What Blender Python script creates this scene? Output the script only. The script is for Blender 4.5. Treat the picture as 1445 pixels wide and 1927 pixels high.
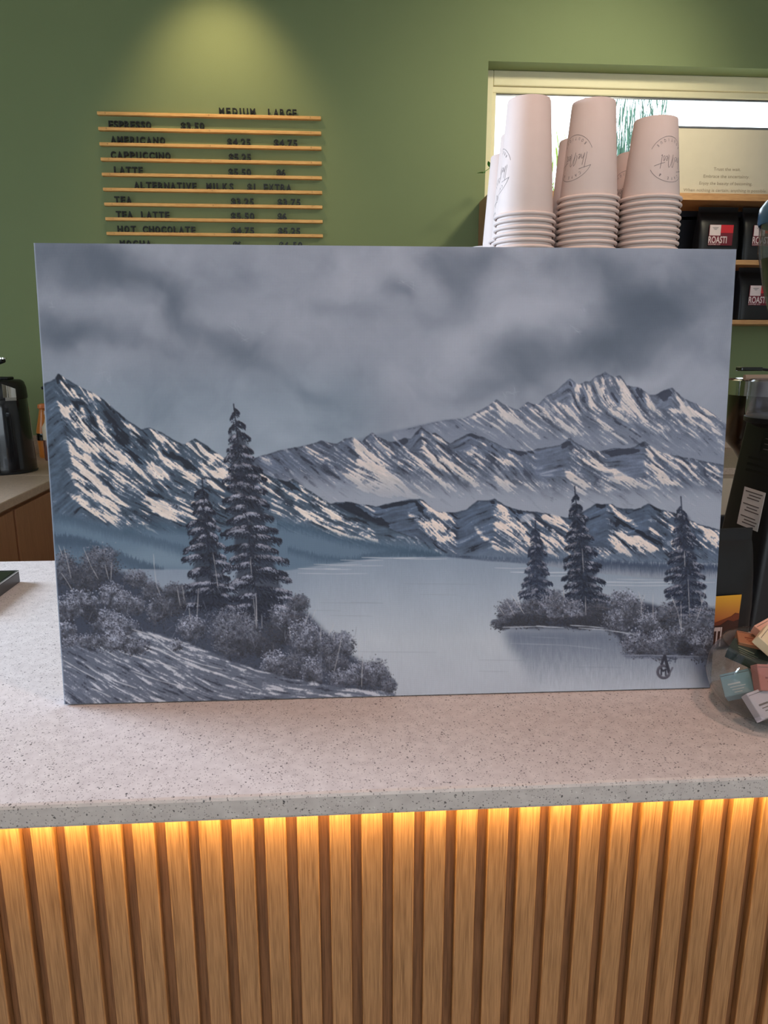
import bpy, bmesh, math, random
import numpy as np
from mathutils import Vector, Matrix

for o in list(bpy.data.objects): bpy.data.objects.remove(o)
S = bpy.context.scene
C = S.collection
PI = math.pi
random.seed(4)

# light levels
SKY, STORE, SIDE, MENU, SHELF = 4.2, 9.0, 46.0, 32.0, 120.0
DOWN = [(-.2, -.35, -.1, .1, 42.0), (.75, -.35, .6, .1, 42.0)]
LED, LED_GLOW, PAINT_GAIN = 7.5, 6.0, 1.55

# ---------------------------------------------------------------- camera, sky, large lights, exposure
WALL_Y = 2.756            # back wall; the counter's front edge is y = 0, its top z = 1
cam = bpy.data.cameras.new('camera'); camo = bpy.data.objects.new('camera', cam); C.objects.link(camo)
cam.sensor_fit = 'HORIZONTAL'; cam.sensor_width = 36.0; cam.lens = 36.0*1359.22/1445.0; cam.clip_start = .02
pt, yw, rl = math.radians(12.7296), math.radians(3.9037), math.radians(0.0573)
camo.matrix_world = Matrix.Translation((0, -0.71308, 1.4795)) @ Matrix.Rotation(-yw, 4, 'Z') @ Matrix.Rotation(PI/2-pt, 4, 'X') @ Matrix.Rotation(rl, 4, 'Z')
S.camera = camo
S.view_settings.view_transform = 'Standard'; S.view_settings.look = 'None'; S.view_settings.gamma = 1.0
S.view_settings.use_curve_mapping = False; S.view_settings.exposure = 0.0

world = bpy.data.worlds.new('overcast_sky'); S.world = world; world.use_nodes = True
bg = world.node_tree.nodes['Background']; bg.inputs['Color'].default_value = (.80, .91, 1.0, 1); bg.inputs['Strength'].default_value = SKY

def area(name, loc, target, sx, sy, power, col, spread=180):
    l = bpy.data.lights.new(name, 'AREA'); l.shape = 'RECTANGLE'; l.size = sx; l.size_y = sy; l.energy = power; l.color = col
    o = bpy.data.objects.new(name, l); C.objects.link(o); o.location = loc
    l.spread = math.radians(spread)
    o.rotation_euler = (Vector(target)-Vector(loc)).to_track_quat('-Z', 'Y').to_euler(); return o
def spot(name, loc, target, power, col, ang=60, blend=.8, rad=.03):
    l = bpy.data.lights.new(name, 'SPOT'); l.energy = power; l.color = col; l.spot_size = math.radians(ang); l.spot_blend = blend; l.shadow_soft_size = rad
    o = bpy.data.objects.new(name, l); C.objects.link(o); o.location = loc
    o.rotation_euler = (Vector(target)-Vector(loc)).to_track_quat('-Z', 'Y').to_euler(); return o
# daylight entering by the shop's own openings (storefront behind the viewer, window in the left wall)
area('storefront_daylight', (.1, -4.42, 1.8), (.1, 0, 1.5), 3.8, 1.7, STORE, (.86, .93, 1.0))
area('side_window_daylight', (-2.52, 1.1, 1.75), (-.2, .15, 1.0), 1.1, 1.0, SIDE, (.66, .80, 1.0), 95)
# ceiling fittings
spot('menu_spot', (-.47, 2.30, 3.16), (-.47, 2.76, 2.35), MENU, (1.0, .74, .42), 74, 1.0, .05)
for i, (x, y, tx, ty, p) in enumerate(DOWN):
    spot('ceiling_downlight', (x, y, 3.15), (tx, ty, 1.0), p, (1.0, .60, .45), 85, .9, .06)

spot('shelf_spot', (1.55, 1.45, 3.16), (1.0, 2.75, 2.3), SHELF, (1.0, .90, .66), 80, 1.0, .16)

# ---------------------------------------------------------------- materials
def nodes(name):
    m = bpy.data.materials.new(name); m.use_nodes = True; nt = m.node_tree
    return m, nt, nt.nodes['Principled BSDF']
def lin(c): return tuple(((v/255)/12.92 if v/255 <= .04045 else ((v/255+.055)/1.055)**2.4) for v in c)+(1,)
def mat(name, rgb, rough=.5, metal=0., var=.06, scale=20., bump=0., bscale=None, stretch=(1, 1, 1), spec=.5, emit=0., coat=0., trans=0., ior=1.45, alpha=1.):
    m, nt, b = nodes(name)
    tc = nt.nodes.new('ShaderNodeTexCoord'); mp = nt.nodes.new('ShaderNodeMapping'); mp.inputs['Scale'].default_value = stretch
    nz = nt.nodes.new('ShaderNodeTexNoise'); nz.inputs['Scale'].default_value = scale; nz.inputs['Detail'].default_value = 4
    rp = nt.nodes.new('ShaderNodeValToRGB'); c = lin(rgb)
    rp.color_ramp.elements[0].color = tuple(v*(1-var) for v in c[:3])+(1,); rp.color_ramp.elements[1].color = tuple(min(v*(1+var), 1) for v in c[:3])+(1,)
    rp.color_ramp.elements[0].position = .3; rp.color_ramp.elements[1].position = .7
    nt.links.new(tc.outputs['Object'], mp.inputs['Vector']); nt.links.new(mp.outputs['Vector'], nz.inputs['Vector'])
    nt.links.new(nz.outputs['Fac'], rp.inputs['Fac']); nt.links.new(rp.outputs['Color'], b.inputs['Base Color'])
    b.inputs['Roughness'].default_value = rough; b.inputs['Metallic'].default_value = metal; b.inputs['Specular IOR Level'].default_value = spec
    b.inputs['Coat Weight'].default_value = coat; b.inputs['Transmission Weight'].default_value = trans; b.inputs['IOR'].default_value = ior; b.inputs['Alpha'].default_value = alpha
    if emit: b.inputs['Emission Color'].default_value = c; b.inputs['Emission Strength'].default_value = emit
    if bump:
        n2 = nz
        if bscale:
            n2 = nt.nodes.new('ShaderNodeTexNoise'); n2.inputs['Scale'].default_value = bscale; n2.inputs['Detail'].default_value = 3; nt.links.new(mp.outputs['Vector'], n2.inputs['Vector'])
        bp = nt.nodes.new('ShaderNodeBump'); bp.inputs['Strength'].default_value = bump; bp.inputs['Distance'].default_value = .002
        nt.links.new(n2.outputs['Fac'], bp.inputs['Height']); nt.links.new(bp.outputs['Normal'], b.inputs['Normal'])
    return m
def wood(name, light, dark, grain=(160, 160, 6), rough=.5, tone=1.2):
    m, nt, b = nodes(name); N = nt.nodes.new; K = nt.links.new
    tc = N('ShaderNodeTexCoord'); oi = N('ShaderNodeObjectInfo'); ad = N('ShaderNodeVectorMath'); ad.operation = 'ADD'; sc = N('ShaderNodeVectorMath'); sc.operation = 'SCALE'; sc.inputs['Scale'].default_value = 7.3
    cv = N('ShaderNodeCombineXYZ'); K(oi.outputs['Random'], cv.inputs['X']); K(oi.outputs['Random'], cv.inputs['Z']); K(cv.outputs[0], sc.inputs[0])
    K(tc.outputs['Object'], ad.inputs[0]); K(sc.outputs[0], ad.inputs[1])
    mp = N('ShaderNodeMapping'); mp.inputs['Scale'].default_value = grain; K(ad.outputs[0], mp.inputs['Vector'])
    n1 = N('ShaderNodeTexNoise'); n1.inputs['Scale'].default_value = 1.; n1.inputs['Detail'].default_value = 5; n1.inputs['Roughness'].default_value = .65; K(mp.outputs[0], n1.inputs['Vector'])
    m2 = N('ShaderNodeMapping'); m2.inputs['Scale'].default_value = tuple(g*4 for g in grain); K(ad.outputs[0], m2.inputs['Vector'])
    n2 = N('ShaderNodeTexNoise'); n2.inputs['Scale'].default_value = 1.; n2.inputs['Detail'].default_value = 2; K(m2.outputs[0], n2.inputs['Vector'])
    mx = N('ShaderNodeMath'); mx.operation = 'MULTIPLY_ADD'; mx.inputs[1].default_value = .45; K(n2.outputs['Fac'], mx.inputs[0])
    m3 = N('ShaderNodeMath'); m3.operation = 'MULTIPLY'; m3.inputs[1].default_value = .6; K(n1.outputs['Fac'], m3.inputs[0]); K(m3.outputs[0], mx.inputs[2])
    rp = N('ShaderNodeValToRGB'); rp.color_ramp.elements[0].position = .36; rp.color_ramp.elements[1].position = .62; rp.color_ramp.elements[0].color = lin(dark); rp.color_ramp.elements[1].color = lin(light)
    K(mx.outputs[0], rp.inputs['Fac']); K(rp.outputs['Color'], b.inputs['Base Color']); b.inputs['Roughness'].default_value = rough
    bp = N('ShaderNodeBump'); bp.inputs['Strength'].default_value = .12; bp.inputs['Distance'].default_value = .001; K(mx.outputs[0], bp.inputs['Height']); K(bp.outputs[0], b.inputs['Normal'])
    return m
def quartz(name, ca=(196, 186, 182), cb=(212, 203, 198)):
    m, nt, b = nodes(name); N = nt.nodes.new; K = nt.links.new
    tc = N('ShaderNodeTexCoord'); col = None
    bn = N('ShaderNodeTexNoise'); bn.inputs['Scale'].default_value = 60; bn.inputs['Detail'].default_value = 5; K(tc.outputs['Object'], bn.inputs['Vector'])
    rp = N('ShaderNodeValToRGB'); rp.color_ramp.elements[0].position = .3; rp.color_ramp.elements[1].position = .7; rp.color_ramp.elements[0].color = lin(ca); rp.color_ramp.elements[1].color = lin(cb); K(bn.outputs['Fac'], rp.inputs['Fac'])
    col = rp.outputs['Color']
    wn = N('ShaderNodeTexNoise'); wn.inputs['Scale'].default_value = 300; K(tc.outputs['Object'], wn.inputs['Vector'])
    wa = N('ShaderNodeVectorMath'); wa.operation = 'MULTIPLY_ADD'; wa.inputs[1].default_value = (.0035, .0035, .0035); K(wn.outputs['Color'], wa.inputs[0]); K(tc.outputs['Object'], wa.inputs[2])
    for scl, thr, rad, shade, seedoff in ((430, .66, .34, (134, 125, 121), 0), (250, .80, .27, (74, 69, 68), 3.7), (150, .92, .2, (38, 36, 38), 9.1), (300, .93, .22, (232, 226, 222), 5.5)):
        mp = N('ShaderNodeMapping'); mp.inputs['Location'].default_value = (seedoff, seedoff, seedoff); K(wa.outputs[0], mp.inputs['Vector'])
        vo = N('ShaderNodeTexVoronoi'); vo.inputs['Scale'].default_value = scl; K(mp.outputs[0], vo.inputs['Vector'])
        sp = N('ShaderNodeSeparateColor'); K(vo.outputs['Color'], sp.inputs[0])
        g1 = N('ShaderNodeMath'); g1.operation = 'GREATER_THAN'; g1.inputs[1].default_value = thr; K(sp.outputs[0], g1.inputs[0])
        g2 = N('ShaderNodeMath'); g2.operation = 'LESS_THAN'; g2.inputs[1].default_value = rad; K(vo.outputs['Distance'], g2.inputs[0])
        mu = N('ShaderNodeMath'); mu.operation = 'MULTIPLY'; K(g1.outputs[0], mu.inputs[0]); K(g2.outputs[0], mu.inputs[1])
        mu2 = N('ShaderNodeMath'); mu2.operation = 'MULTIPLY'; mu2.inputs[1].default_value = .8; K(mu.outputs[0], mu2.inputs[0])
        mix = N('ShaderNodeMix'); mix.data_type = 'RGBA'; K(mu2.outputs[0], mix.inputs['Factor']); K(col, mix.inputs['A']); mix.inputs['B'].default_value = lin(shade); col = mix.outputs['Result']
    K(col, b.inputs['Base Color']); b.inputs['Roughness'].default_value = .38
    return m
def thin_glass(name, tint=(1, 1, 1), op=.10, rough=.02):
    # clear sheet: mostly see-through with a real glossy reflection
    m, nt, b = nodes(name); N = nt.nodes.new; K = nt.links.new
    tr = N('ShaderNodeBsdfTransparent'); tr.inputs['Color'].default_value = tint+(1,); gl = N('ShaderNodeBsdfGlossy'); gl.inputs['Roughness'].default_value = rough
    fr = N('ShaderNodeLayerWeight'); fr.inputs['Blend'].default_value = .5; pw = N('ShaderNodeMath'); pw.operation = 'POWER'; pw.inputs[1].default_value = 4.5; K(fr.outputs['Facing'], pw.inputs[0])
    ma = N('ShaderNodeMath'); ma.operation = 'MULTIPLY_ADD'; ma.inputs[1].default_value = .8; ma.inputs[2].default_value = .03+op*.1; K(pw.outputs[0], ma.inputs[0])
    mx = N('ShaderNodeMixShader'); K(ma.outputs[0], mx.inputs[0]); K(tr.outputs[0], mx.inputs[1]); K(gl.outputs[0], mx.inputs[2]); K(mx.outputs[0], nt.nodes['Material Output'].inputs['Surface'])
    return m

# ---------------------------------------------------------------- mesh helpers
class MB:
    def __init__(s): s.v = []; s.f = []
    def add(s, vs, fs, M=None):
        n = len(s.v); s.v += [tuple(M @ Vector(v)) if M else tuple(v) for v in vs]; s.f += [tuple(i+n for i in f) for f in fs]; return s
    def box(s, x0, x1, y0, y1, z0, z1, M=None):
        return s.add([(x0, y0, z0), (x1, y0, z0), (x1, y1, z0), (x0, y1, z0), (x0, y0, z1), (x1, y0, z1), (x1, y1, z1), (x0, y1, z1)], [(0, 3, 2, 1), (4, 5, 6, 7), (0, 1, 5, 4), (1, 2, 6, 5), (2, 3, 7, 6), (3, 0, 4, 7)], M)
    def rbox(s, x0, x1, y0, y1, z0, z1, r=.004, M=None, seg=2):
        bm = bmesh.new(); bmesh.ops.create_cube(bm, size=1)
        for v in bm.verts: v.co = ((x0+x1)/2+v.co.x*(x1-x0), (y0+y1)/2+v.co.y*(y1-y0), (z0+z1)/2+v.co.z*(z1-z0))
        bmesh.ops.bevel(bm, geom=list(bm.edges), offset=r, segments=seg, affect='EDGES', profile=.5)
        bm.verts.index_update(); s.add([v.co[:] for v in bm.verts], [[v.index for v in f.verts] for f in bm.faces], M); bm.free(); return s
    def lathe(s, prof, n=40, M=None, cap0=False, cap1=False, a0=0., a1=2*PI):
        full = abs(a1-a0-2*PI) < 1e-6; k = n if full else n+1
        vs = [(r*math.cos(a0+(a1-a0)*i/n), r*math.sin(a0+(a1-a0)*i/n), z) for r, z in prof for i in range(k)]; fs = []
        for j in range(len(prof)-1):
            for i in range(n if full else n):
                i2 = (i+1) % k; fs.append((j*k+i, j*k+i2, (j+1)*k+i2, (j+1)*k+i))
        if cap0: fs.append(tuple(range(k))[::-1])
        if cap1: fs.append(tuple((len(prof)-1)*k+i for i in range(k)))
        return s.add(vs, fs, M)
    def tube(s, pts, r, n=10, M=None, r1=None):
        P = [Vector(p) for p in pts]; vs = []; fs = []
        for i, p in enumerate(P):
            d = (P[min(i+1, len(P)-1)]-P[max(i-1, 0)]).normalized(); u = d.orthogonal().normalized(); w = d.cross(u)
            rr = r if r1 is None else r+(r1-r)*i/(len(P)-1)
            vs += [tuple(p+(u*math.cos(2*PI*k/n)+w*math.sin(2*PI*k/n))*rr) for k in range(n)]
        for i in range(len(P)-1):
            for k in range(n): fs.append((i*n+k, i*n+(k+1) % n, (i+1)*n+(k+1) % n, (i+1)*n+k))
        fs.append(tuple(range(n))[::-1]); fs.append(tuple((len(P)-1)*n+k for k in range(n)))
        return s.add(vs, fs, M)
    def mesh(s, name, smooth=False):
        me = bpy.data.meshes.new(name); me.from_pydata(s.v, [], s.f); me.update()
        if smooth:
            me.polygons.foreach_set('use_smooth', [True]*len(me.polygons))
            me.set_sharp_from_angle(angle=math.radians(40))
        return me
    def build(s, name, m, parent=None, smooth=False, loc=None):
        return put(name, s.mesh(name, smooth), m, parent, loc)
def put(name, me, m, parent=None, loc=None):
    o = bpy.data.objects.new(name, me)
    if m and not me.materials: me.materials.append(m)
    C.objects.link(o)
    if parent: o.parent = parent
    if loc: o.location = loc
    return o
def tag(o, label, cat, group=None):
    o['label'] = label; o['category'] = cat
    if group: o['group'] = group
    return o
def empty(name, loc, label=None, cat=None, group=None, rz=0.):
    o = bpy.data.objects.new(name, None); o.empty_display_size = .05; C.objects.link(o); o.location = loc; o.rotation_euler = (0, 0, rz)
    if label: tag(o, label, cat, group)
    return o
def struct(o): o['kind'] = 'structure'; return o
def copy_part(o, parent):
    c = o.copy(); C.objects.link(c); c.parent = parent; return c
_gl = {}
def glyph(ch, extrude=.0, bold=0., shear=0.):
    # one character as mesh data, cap height 1, left edge at 0
    key = (ch, extrude, bold, shear)
    if key in _gl: return _gl[key]
    cu = bpy.data.curves.new('glyph', 'FONT'); cu.body = ch; cu.size = 1.0; cu.extrude = extrude; cu.offset = bold; cu.resolution_u = 3; cu.shear = shear
    ob = bpy.data.objects.new('glyph', cu); C.objects.link(ob)
    bpy.context.view_layer.update()
    me = bpy.data.meshes.new_from_object(ob.evaluated_get(bpy.context.evaluated_depsgraph_get()))
    bpy.data.objects.remove(ob); bpy.data.curves.remove(cu)
    vs = np.array([v.co[:] for v in me.vertices]) if len(me.vertices) else np.zeros((0, 3))
    fs = [tuple(p.vertices) for p in me.polygons]; bpy.data.meshes.remove(me)
    _gl[key] = (vs, fs); return _gl[key]
def text_pts(txt, width=None, height=1., extrude=0., bold=0., spacing=1., shear=0.):
    # text laid along +x in the xy plane, baseline y = 0, starts at 0; returns verts, faces, width
    vs, fs, w = glyph(txt, extrude, bold, shear)+(0,)
    v = vs.copy(); v[:, 0] -= v[:, 0].min(); cap = .69
    v[:, :2] *= height/cap; w = v[:, 0].max()
    if width: v[:, 0] *= width/w; w = width
    return v, fs, w

# ---------------------------------------------------------------- the oil painting (numpy brush work)
PX0, PY0, PWD, PHT = 56, 452, 1340, 884          # the sketch sheet the artwork is laid out on
def make_artwork():
    rng = np.random.default_rng(11)
    Yg, Xg = np.mgrid[0:PHT, 0:PWD].astype(np.float32)
    Xg += PX0; Yg += PY0
    tabs = {}
    def vn(u, v, seed):
        if seed not in tabs: tabs[seed] = np.random.default_rng(seed).random((256, 256)).astype(np.float32)
        t = tabs[seed]
        iu = np.floor(u).astype(np.int32); iv = np.floor(v).astype(np.int32)
        fu = u - iu; fv = v - iv
        fu = fu*fu*(3-2*fu); fv = fv*fv*(3-2*fv)
        a = t[iv & 255, iu & 255]; b = t[iv & 255, (iu+1) & 255]; c = t[(iv+1) & 255, iu & 255]; d = t[(iv+1) & 255, (iu+1) & 255]
        return (a*(1-fu)+b*fu)*(1-fv)+(c*(1-fu)+d*fu)*fv
    def fbm(sc, seed, octv=4, X=None, Y=None):
        X = Xg if X is None else X; Y = Yg if Y is None else Y
        o = 0; a = .5; s = 0
        for k in range(octv):
            o = o + a*vn(X/sc+17.3*k, Y/sc+5.1*k, seed+k); s += a; sc = sc/2; a *= .5
        return o/s-.5
    def blur(a, r):
        r = int(r)
        if r < 1: return a
        for _ in range(2):
            for ax in (0, 1):
                p = np.pad(a, [(r+1, r) if i == ax else (0, 0) for i in range(a.ndim)], mode='edge')
                c = np.cumsum(p, axis=ax, dtype=np.float64)
                n = a.shape[ax]
                hi = np.take(c, np.arange(2*r+1, 2*r+1+n), axis=ax); lo = np.take(c, np.arange(0, n), axis=ax)
                a = ((hi-lo)/(2*r+1)).astype(np.float32)
        return a
    def poly(pts, warp=0, out=None, val=1.0):
        m = np.zeros((PHT, PWD), np.float32)
        P = np.array(pts, np.float32)
        x0 = max(int(P[:, 0].min())-12-PX0, 0); x1 = min(int(P[:, 0].max())+14-PX0, PWD)
        y0 = max(int(P[:, 1].min())-12-PY0, 0); y1 = min(int(P[:, 1].max())+14-PY0, PHT)
        if x1 <= x0 or y1 <= y0: return m
        X = Xg[y0:y1, x0:x1]; Y = Yg[y0:y1, x0:x1]
        if warp: X = X+warp*wx[y0:y1, x0:x1]; Y = Y+warp*wy[y0:y1, x0:x1]
        ins = np.zeros(X.shape, bool); j = len(P)-1
        for i in range(len(P)):
            xi, yi = P[i]; xj, yj = P[j]
            if yi != yj: ins ^= ((yi > Y) != (yj > Y)) & (X < (xj-xi)*(Y-yi)/(yj-yi)+xi)
            j = i
        m[y0:y1, x0:x1] = ins
        return m
    wx = fbm(14, 901, 3)*2; wy = fbm(14, 951, 3)*2
    def sst(a, b, x):
        t = np.clip((x-a)/(b-a), 0, 1); return t*t*(3-2*t)
    img = np.zeros((PHT, PWD, 3), np.float32); hgt = np.zeros((PHT, PWD), np.float32)
    def lay(col, m):
        nonlocal img
        img = img*(1-m[..., None])+np.array(col, np.float32)*m[..., None]
    # ---- sky
    L = np.full((PHT, PWD), 133., np.float32)
    wX = Xg+55*fbm(120, 21, 4)*2; wY = Yg+38*fbm(120, 61, 4)*2
    for x, y, rx, ry, ang, amp in [
        (110, 500, 130, 46, 12, -46), (260, 525, 130, 30, 20, -36), (340, 540, 50, 30, 10, -22), (110, 630, 60, 32, 10, -40), (190, 650, 120, 22, 12, -30),
        (355, 595, 34, 48, 20, -36), (300, 590, 70, 30, 35, -10), (460, 670, 90, 34, 25, -34), (590, 735, 60, 18, 25, -18), (470, 520, 36, 40, -40, -16),
        (630, 596, 70, 20, 0, -18), (230, 600, 60, 18, 20, 10), (540, 600, 90, 55, 0, 12), (440, 620, 40, 22, 30, 10), (350, 740, 200, 46, 0, -8), (650, 510, 90, 40, 0, 8),
        (750, 545, 34, 28, 45, -36), (850, 535, 52, 44, 30, -42), (905, 500, 26, 26, 40, -34), (800, 600, 90, 20, 0, -14), (880, 640, 120, 44, -10, 16), (1020, 585, 70, 26, -20, 20),
        (1080, 490, 120, 26, 0, -18), (1150, 530, 80, 46, 50, -34), (1160, 625, 84, 62, -20, -50), (1200, 575, 90, 34, 10, -24), (1280, 560, 70, 44, -10, -34), (1330, 500, 60, 60, 0, -22),
        (1240, 640, 90, 60, 0, -14), (1090, 655, 70, 30, 0, -26), (965, 690, 60, 48, -30, -36), (890, 740, 60, 22, -20, -22), (1040, 690, 60, 40, 0, -14), (1190, 700, 60, 20, -10, 24),
        (1300, 690, 80, 34, 10, 6), (980, 620, 40, 24, -40, 12), (760, 720, 120, 40, 0, 2), (640, 790, 200, 50, 0, -4), (1370, 640, 24, 200, 0, -12), (1000, 500, 70, 24, 0, -8)]:
        c, s = math.cos(math.radians(ang)), math.sin(math.radians(ang))
        dx = wX-x; dy = wY-y
        L += amp*np.exp(-(((dx*c+dy*s)/rx)**2+((-dx*s+dy*c)/ry)**2))
    L = 133+(L-133)*1.08+44*fbm(110, 31, 5, wX, wY)+16*fbm(34, 71, 3, wX, wY)
    L = 74+sst(40, 178, L)*82
    t = (L-74)/82
    for k, (a, b) in enumerate(((76, 148), (85, 152), (99, 165))): img[..., k] = a+(b-a)*t
    bt = sst(760, 640, Xg)*sst(640, 780, Yg)*.35; img[..., 0] -= 14*bt; img[..., 2] += 2*bt
    # ---- stroke directions for the knife work (line integral convolution)
    def field(angle_map, n_len, nz):
        vx = np.cos(angle_map); vy = np.sin(angle_map); acc = nz.copy(); cnt = 1
        jx = rng.random((PHT, PWD)).astype(np.float32)-.5; jy = rng.random((PHT, PWD)).astype(np.float32)-.5
        for sg in (1, -1):
            x = Xg-PX0+jx*.9; y = Yg-PY0+jy*.9
            for k in range(n_len):
                ix = np.clip(x+.5, 0, PWD-1).astype(np.int32); iy = np.clip(y+.5, 0, PHT-1).astype(np.int32)
                x = x+sg*vx[iy, ix]; y = y+sg*vy[iy, ix]
                ix = np.clip(x+.5, 0, PWD-1).astype(np.int32); iy = np.clip(y+.5, 0, PHT-1).astype(np.int32)
                acc += nz[iy, ix]; cnt += 1
        acc /= cnt; acc -= acc.mean(); return acc/acc.std()
    ang = np.full((PHT, PWD), 38., np.float32)
    ang = np.where((Xg < 460) & (Yg > 690), 52-sst(740, 980, Yg)*20-sst(200, 420, Xg)*4, ang)
    ang = np.where((Xg < 460) & (Xg < 96+(Yg-708)*.22), -38, ang)
    ang = np.where((Xg > 460) & (Xg < 760) & (Yg > 880), 33-sst(930, 1010, Yg)*8, ang)
    ang = np.where((Yg > 690) & (Yg < 815) & (Xg > 1030), 48, ang)
    for xa, xb, ya, yb, an in [(706, 788, 940, 1010, -14), (860, 928, 940, 1050, -24), (1090, 1142, 950, 1030, -24), (1180, 1220, 950, 1010, -20), (540, 660, 830, 880, 30), (1010, 1070, 830, 900, -14), (1140, 1212, 838, 900, -12), (1040, 1072, 715, 760, -40), (1235, 1262, 735, 770, -35), (770, 793, 806, 850, -45), (850, 885, 818, 850, -25)]:
        ang = np.where((Xg > xa) & (Xg < xb) & (Yg > ya) & (Yg < yb), an, ang)
    facet = blur((ang < 0).astype(np.float32), 2)
    ang = np.where((Yg > 690) & (Yg < 815) & (Xg > 1030) & (ang > 0), 64-sst(725, 800, Yg)*26, ang)
    ang = np.where((Yg > 1190) & (Xg < 760), 33-sst(110, 650, Xg)*24, ang)
    ar = np.radians(ang); ca = blur(np.cos(ar).astype(np.float32), 3); sa = blur(np.sin(ar).astype(np.float32), 3)
    amap = np.arctan2(sa, ca)+.5*fbm(34, 131, 3)
    wn = rng.random((PHT, PWD)).astype(np.float32)
    fine = field(amap, 13, wn); med = field(amap, 20, blur(wn[::-1].copy(), 1)); coarse = field(amap, 20, blur(wn[:, ::-1].copy(), 3))
    lic = .62*fine+.62*med+.34*coarse
    def soft(a): # 3x3 binomial
        for ax in (0, 1): a = .25*np.roll(a, 1, ax)+.5*a+.25*np.roll(a, -1, ax)
        return a
    lic = soft(lic); lic /= lic.std(); fine = soft(fine); med = soft(med); coarse = soft(coarse)
    def c1(p): return [(60+x/3.6125, 690+y/3.6125) for x, y in p]
    def c2(p): return [(440+x/3.6125, 690+y/3.6125) for x, y in p]
    def c3(p): return [(700+x/3.6125, 690+y/3.6125) for x, y in p]
    def c4(p): return [(1000+x/3.6125, 690+y/3.6125) for x, y in p]
    def c5(x, y): return 90+x/3.6125, 960+y/3.6125
    def c6(x, y): return 340+x/3.44, 960+y/3.44
    def c7(x, y): return 900+x/3.1413, 900+y/3.1413
    def bias(lights, darks, mids=(), r=2):
        B = np.zeros((PHT, PWD), np.float32)
        for p in mids: B = np.maximum(B, .28*poly(p, 6))
        for p in lights: B = np.maximum(B, .9*poly(p, 4))
        for p in darks: B = np.where(poly(p, 3) > 0, -1, B)
        return blur(B-.3*facet*(B > -.5), r)
    def rng_layer(ridge, floor, base, fog, fogy, lights, darks, mids, cols, k=(.62, .55, .5), amp=.42, edge=1.0):
        # base tone fading into the mist, broken light and dark knife strokes over it
        nonlocal img, hgt
        m = poly(list(ridge)+list(floor), 1.6); ms = np.clip(blur(m, 1)*1.4-.2, 0, 1)
        fade = sst(fogy[0], fogy[1], Yg+16*fbm(60, 171, 3)-fogy[2]*(Xg-fogy[3]))
        # near the ridge: darker rim of paint
        rim = np.clip(1-blur(m, 3), 0, 1)*m
        b = np.array(base, np.float32)*(1+.10*lic[..., None]+.08*fbm(40, 191, 3)[..., None]*2)
        b = b*(1-.55*np.clip(rim*2-.1, 0, 1)[..., None]*edge)
        b = b*(1-fade[..., None])+np.array(fog, np.float32)*fade[..., None]
        img = img*(1-ms[..., None])+b*ms[..., None]
        B = bias(lights, darks, mids)
        v = B+amp*lic*.68*(1-.6*facet)
        dk, gl, wh = cols
        lay(dk, ms*sst(-.5, -.68, v)*(1-fade*.8)*.92)
        u_ = .55*med-.85*coarse+.35*fine; u_ /= u_.std()
        lay(dk, ms*sst(.75, 1.25, u_)*(1-sst(.35, .7, B))*(1-facet*.8)*(1-fade)*edge*.85)
        lay(gl, ms*sst(k[1]-.14, k[1]+.05, v)*(1-fade*.6)*.75)
        w = ms*sst(k[0]-.05, k[0]+.07, v)*(1-fade*.55)
        img = img*(1-(w*.95)[..., None])+(np.array(wh, np.float32)*(1+.05*np.clip(fine, -2, 2)[..., None]))*(w*.95)[..., None]
        sp = ms*sst(1.95, 2.3, lic)*(1-fade)*.5; lay(gl, sp)
        dp = ms*sst(-1.55, -2.2, lic)*(1-fade)*.7; lay(dk, dp)
        hgt += ms*(.25*fine+.35*med)*(1-fade)*.5+w*1.3
        return ms
    # far range
    lay((101, 110, 126), blur(poly([(640, 836), (740, 813), (830, 794), (872, 790), (1000, 800), (1000, 880), (640, 880)], 1), 2)*.8)
    r1 = [(740, 815), (830, 794), (872, 790), (900, 776), (921, 764), (934, 754), (945, 762), (974, 774), (993, 758), (1002, 762), (1014, 762), (1030, 745), (1043, 741), (1058, 728), (1066, 719), (1072, 714), (1080, 720), (1089, 727), (1100, 721), (1111, 719), (1122, 709), (1131, 707), (1140, 700), (1148, 707), (1155, 711), (1167, 708), (1174, 716), (1180, 727), (1192, 729), (1205, 731), (1221, 745), (1235, 744), (1250, 736), (1266, 731), (1275, 741), (1288, 752), (1313, 762), (1330, 772), (1343, 781), (1366, 799), (1396, 815)]
    l1 = [c3(p) for p in ([(840, 235), (870, 290), (960, 310), (1030, 390), (1070, 440), (980, 400), (900, 370), (850, 300)], [(1060, 250), (1120, 290), (1220, 350), (1290, 370), (1440, 480), (1300, 440), (1200, 390), (1110, 340)], [(640, 372), (720, 330), (800, 290), (830, 300), (740, 345)], [(800, 390), (880, 410), (960, 480), (880, 450)])]
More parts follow.
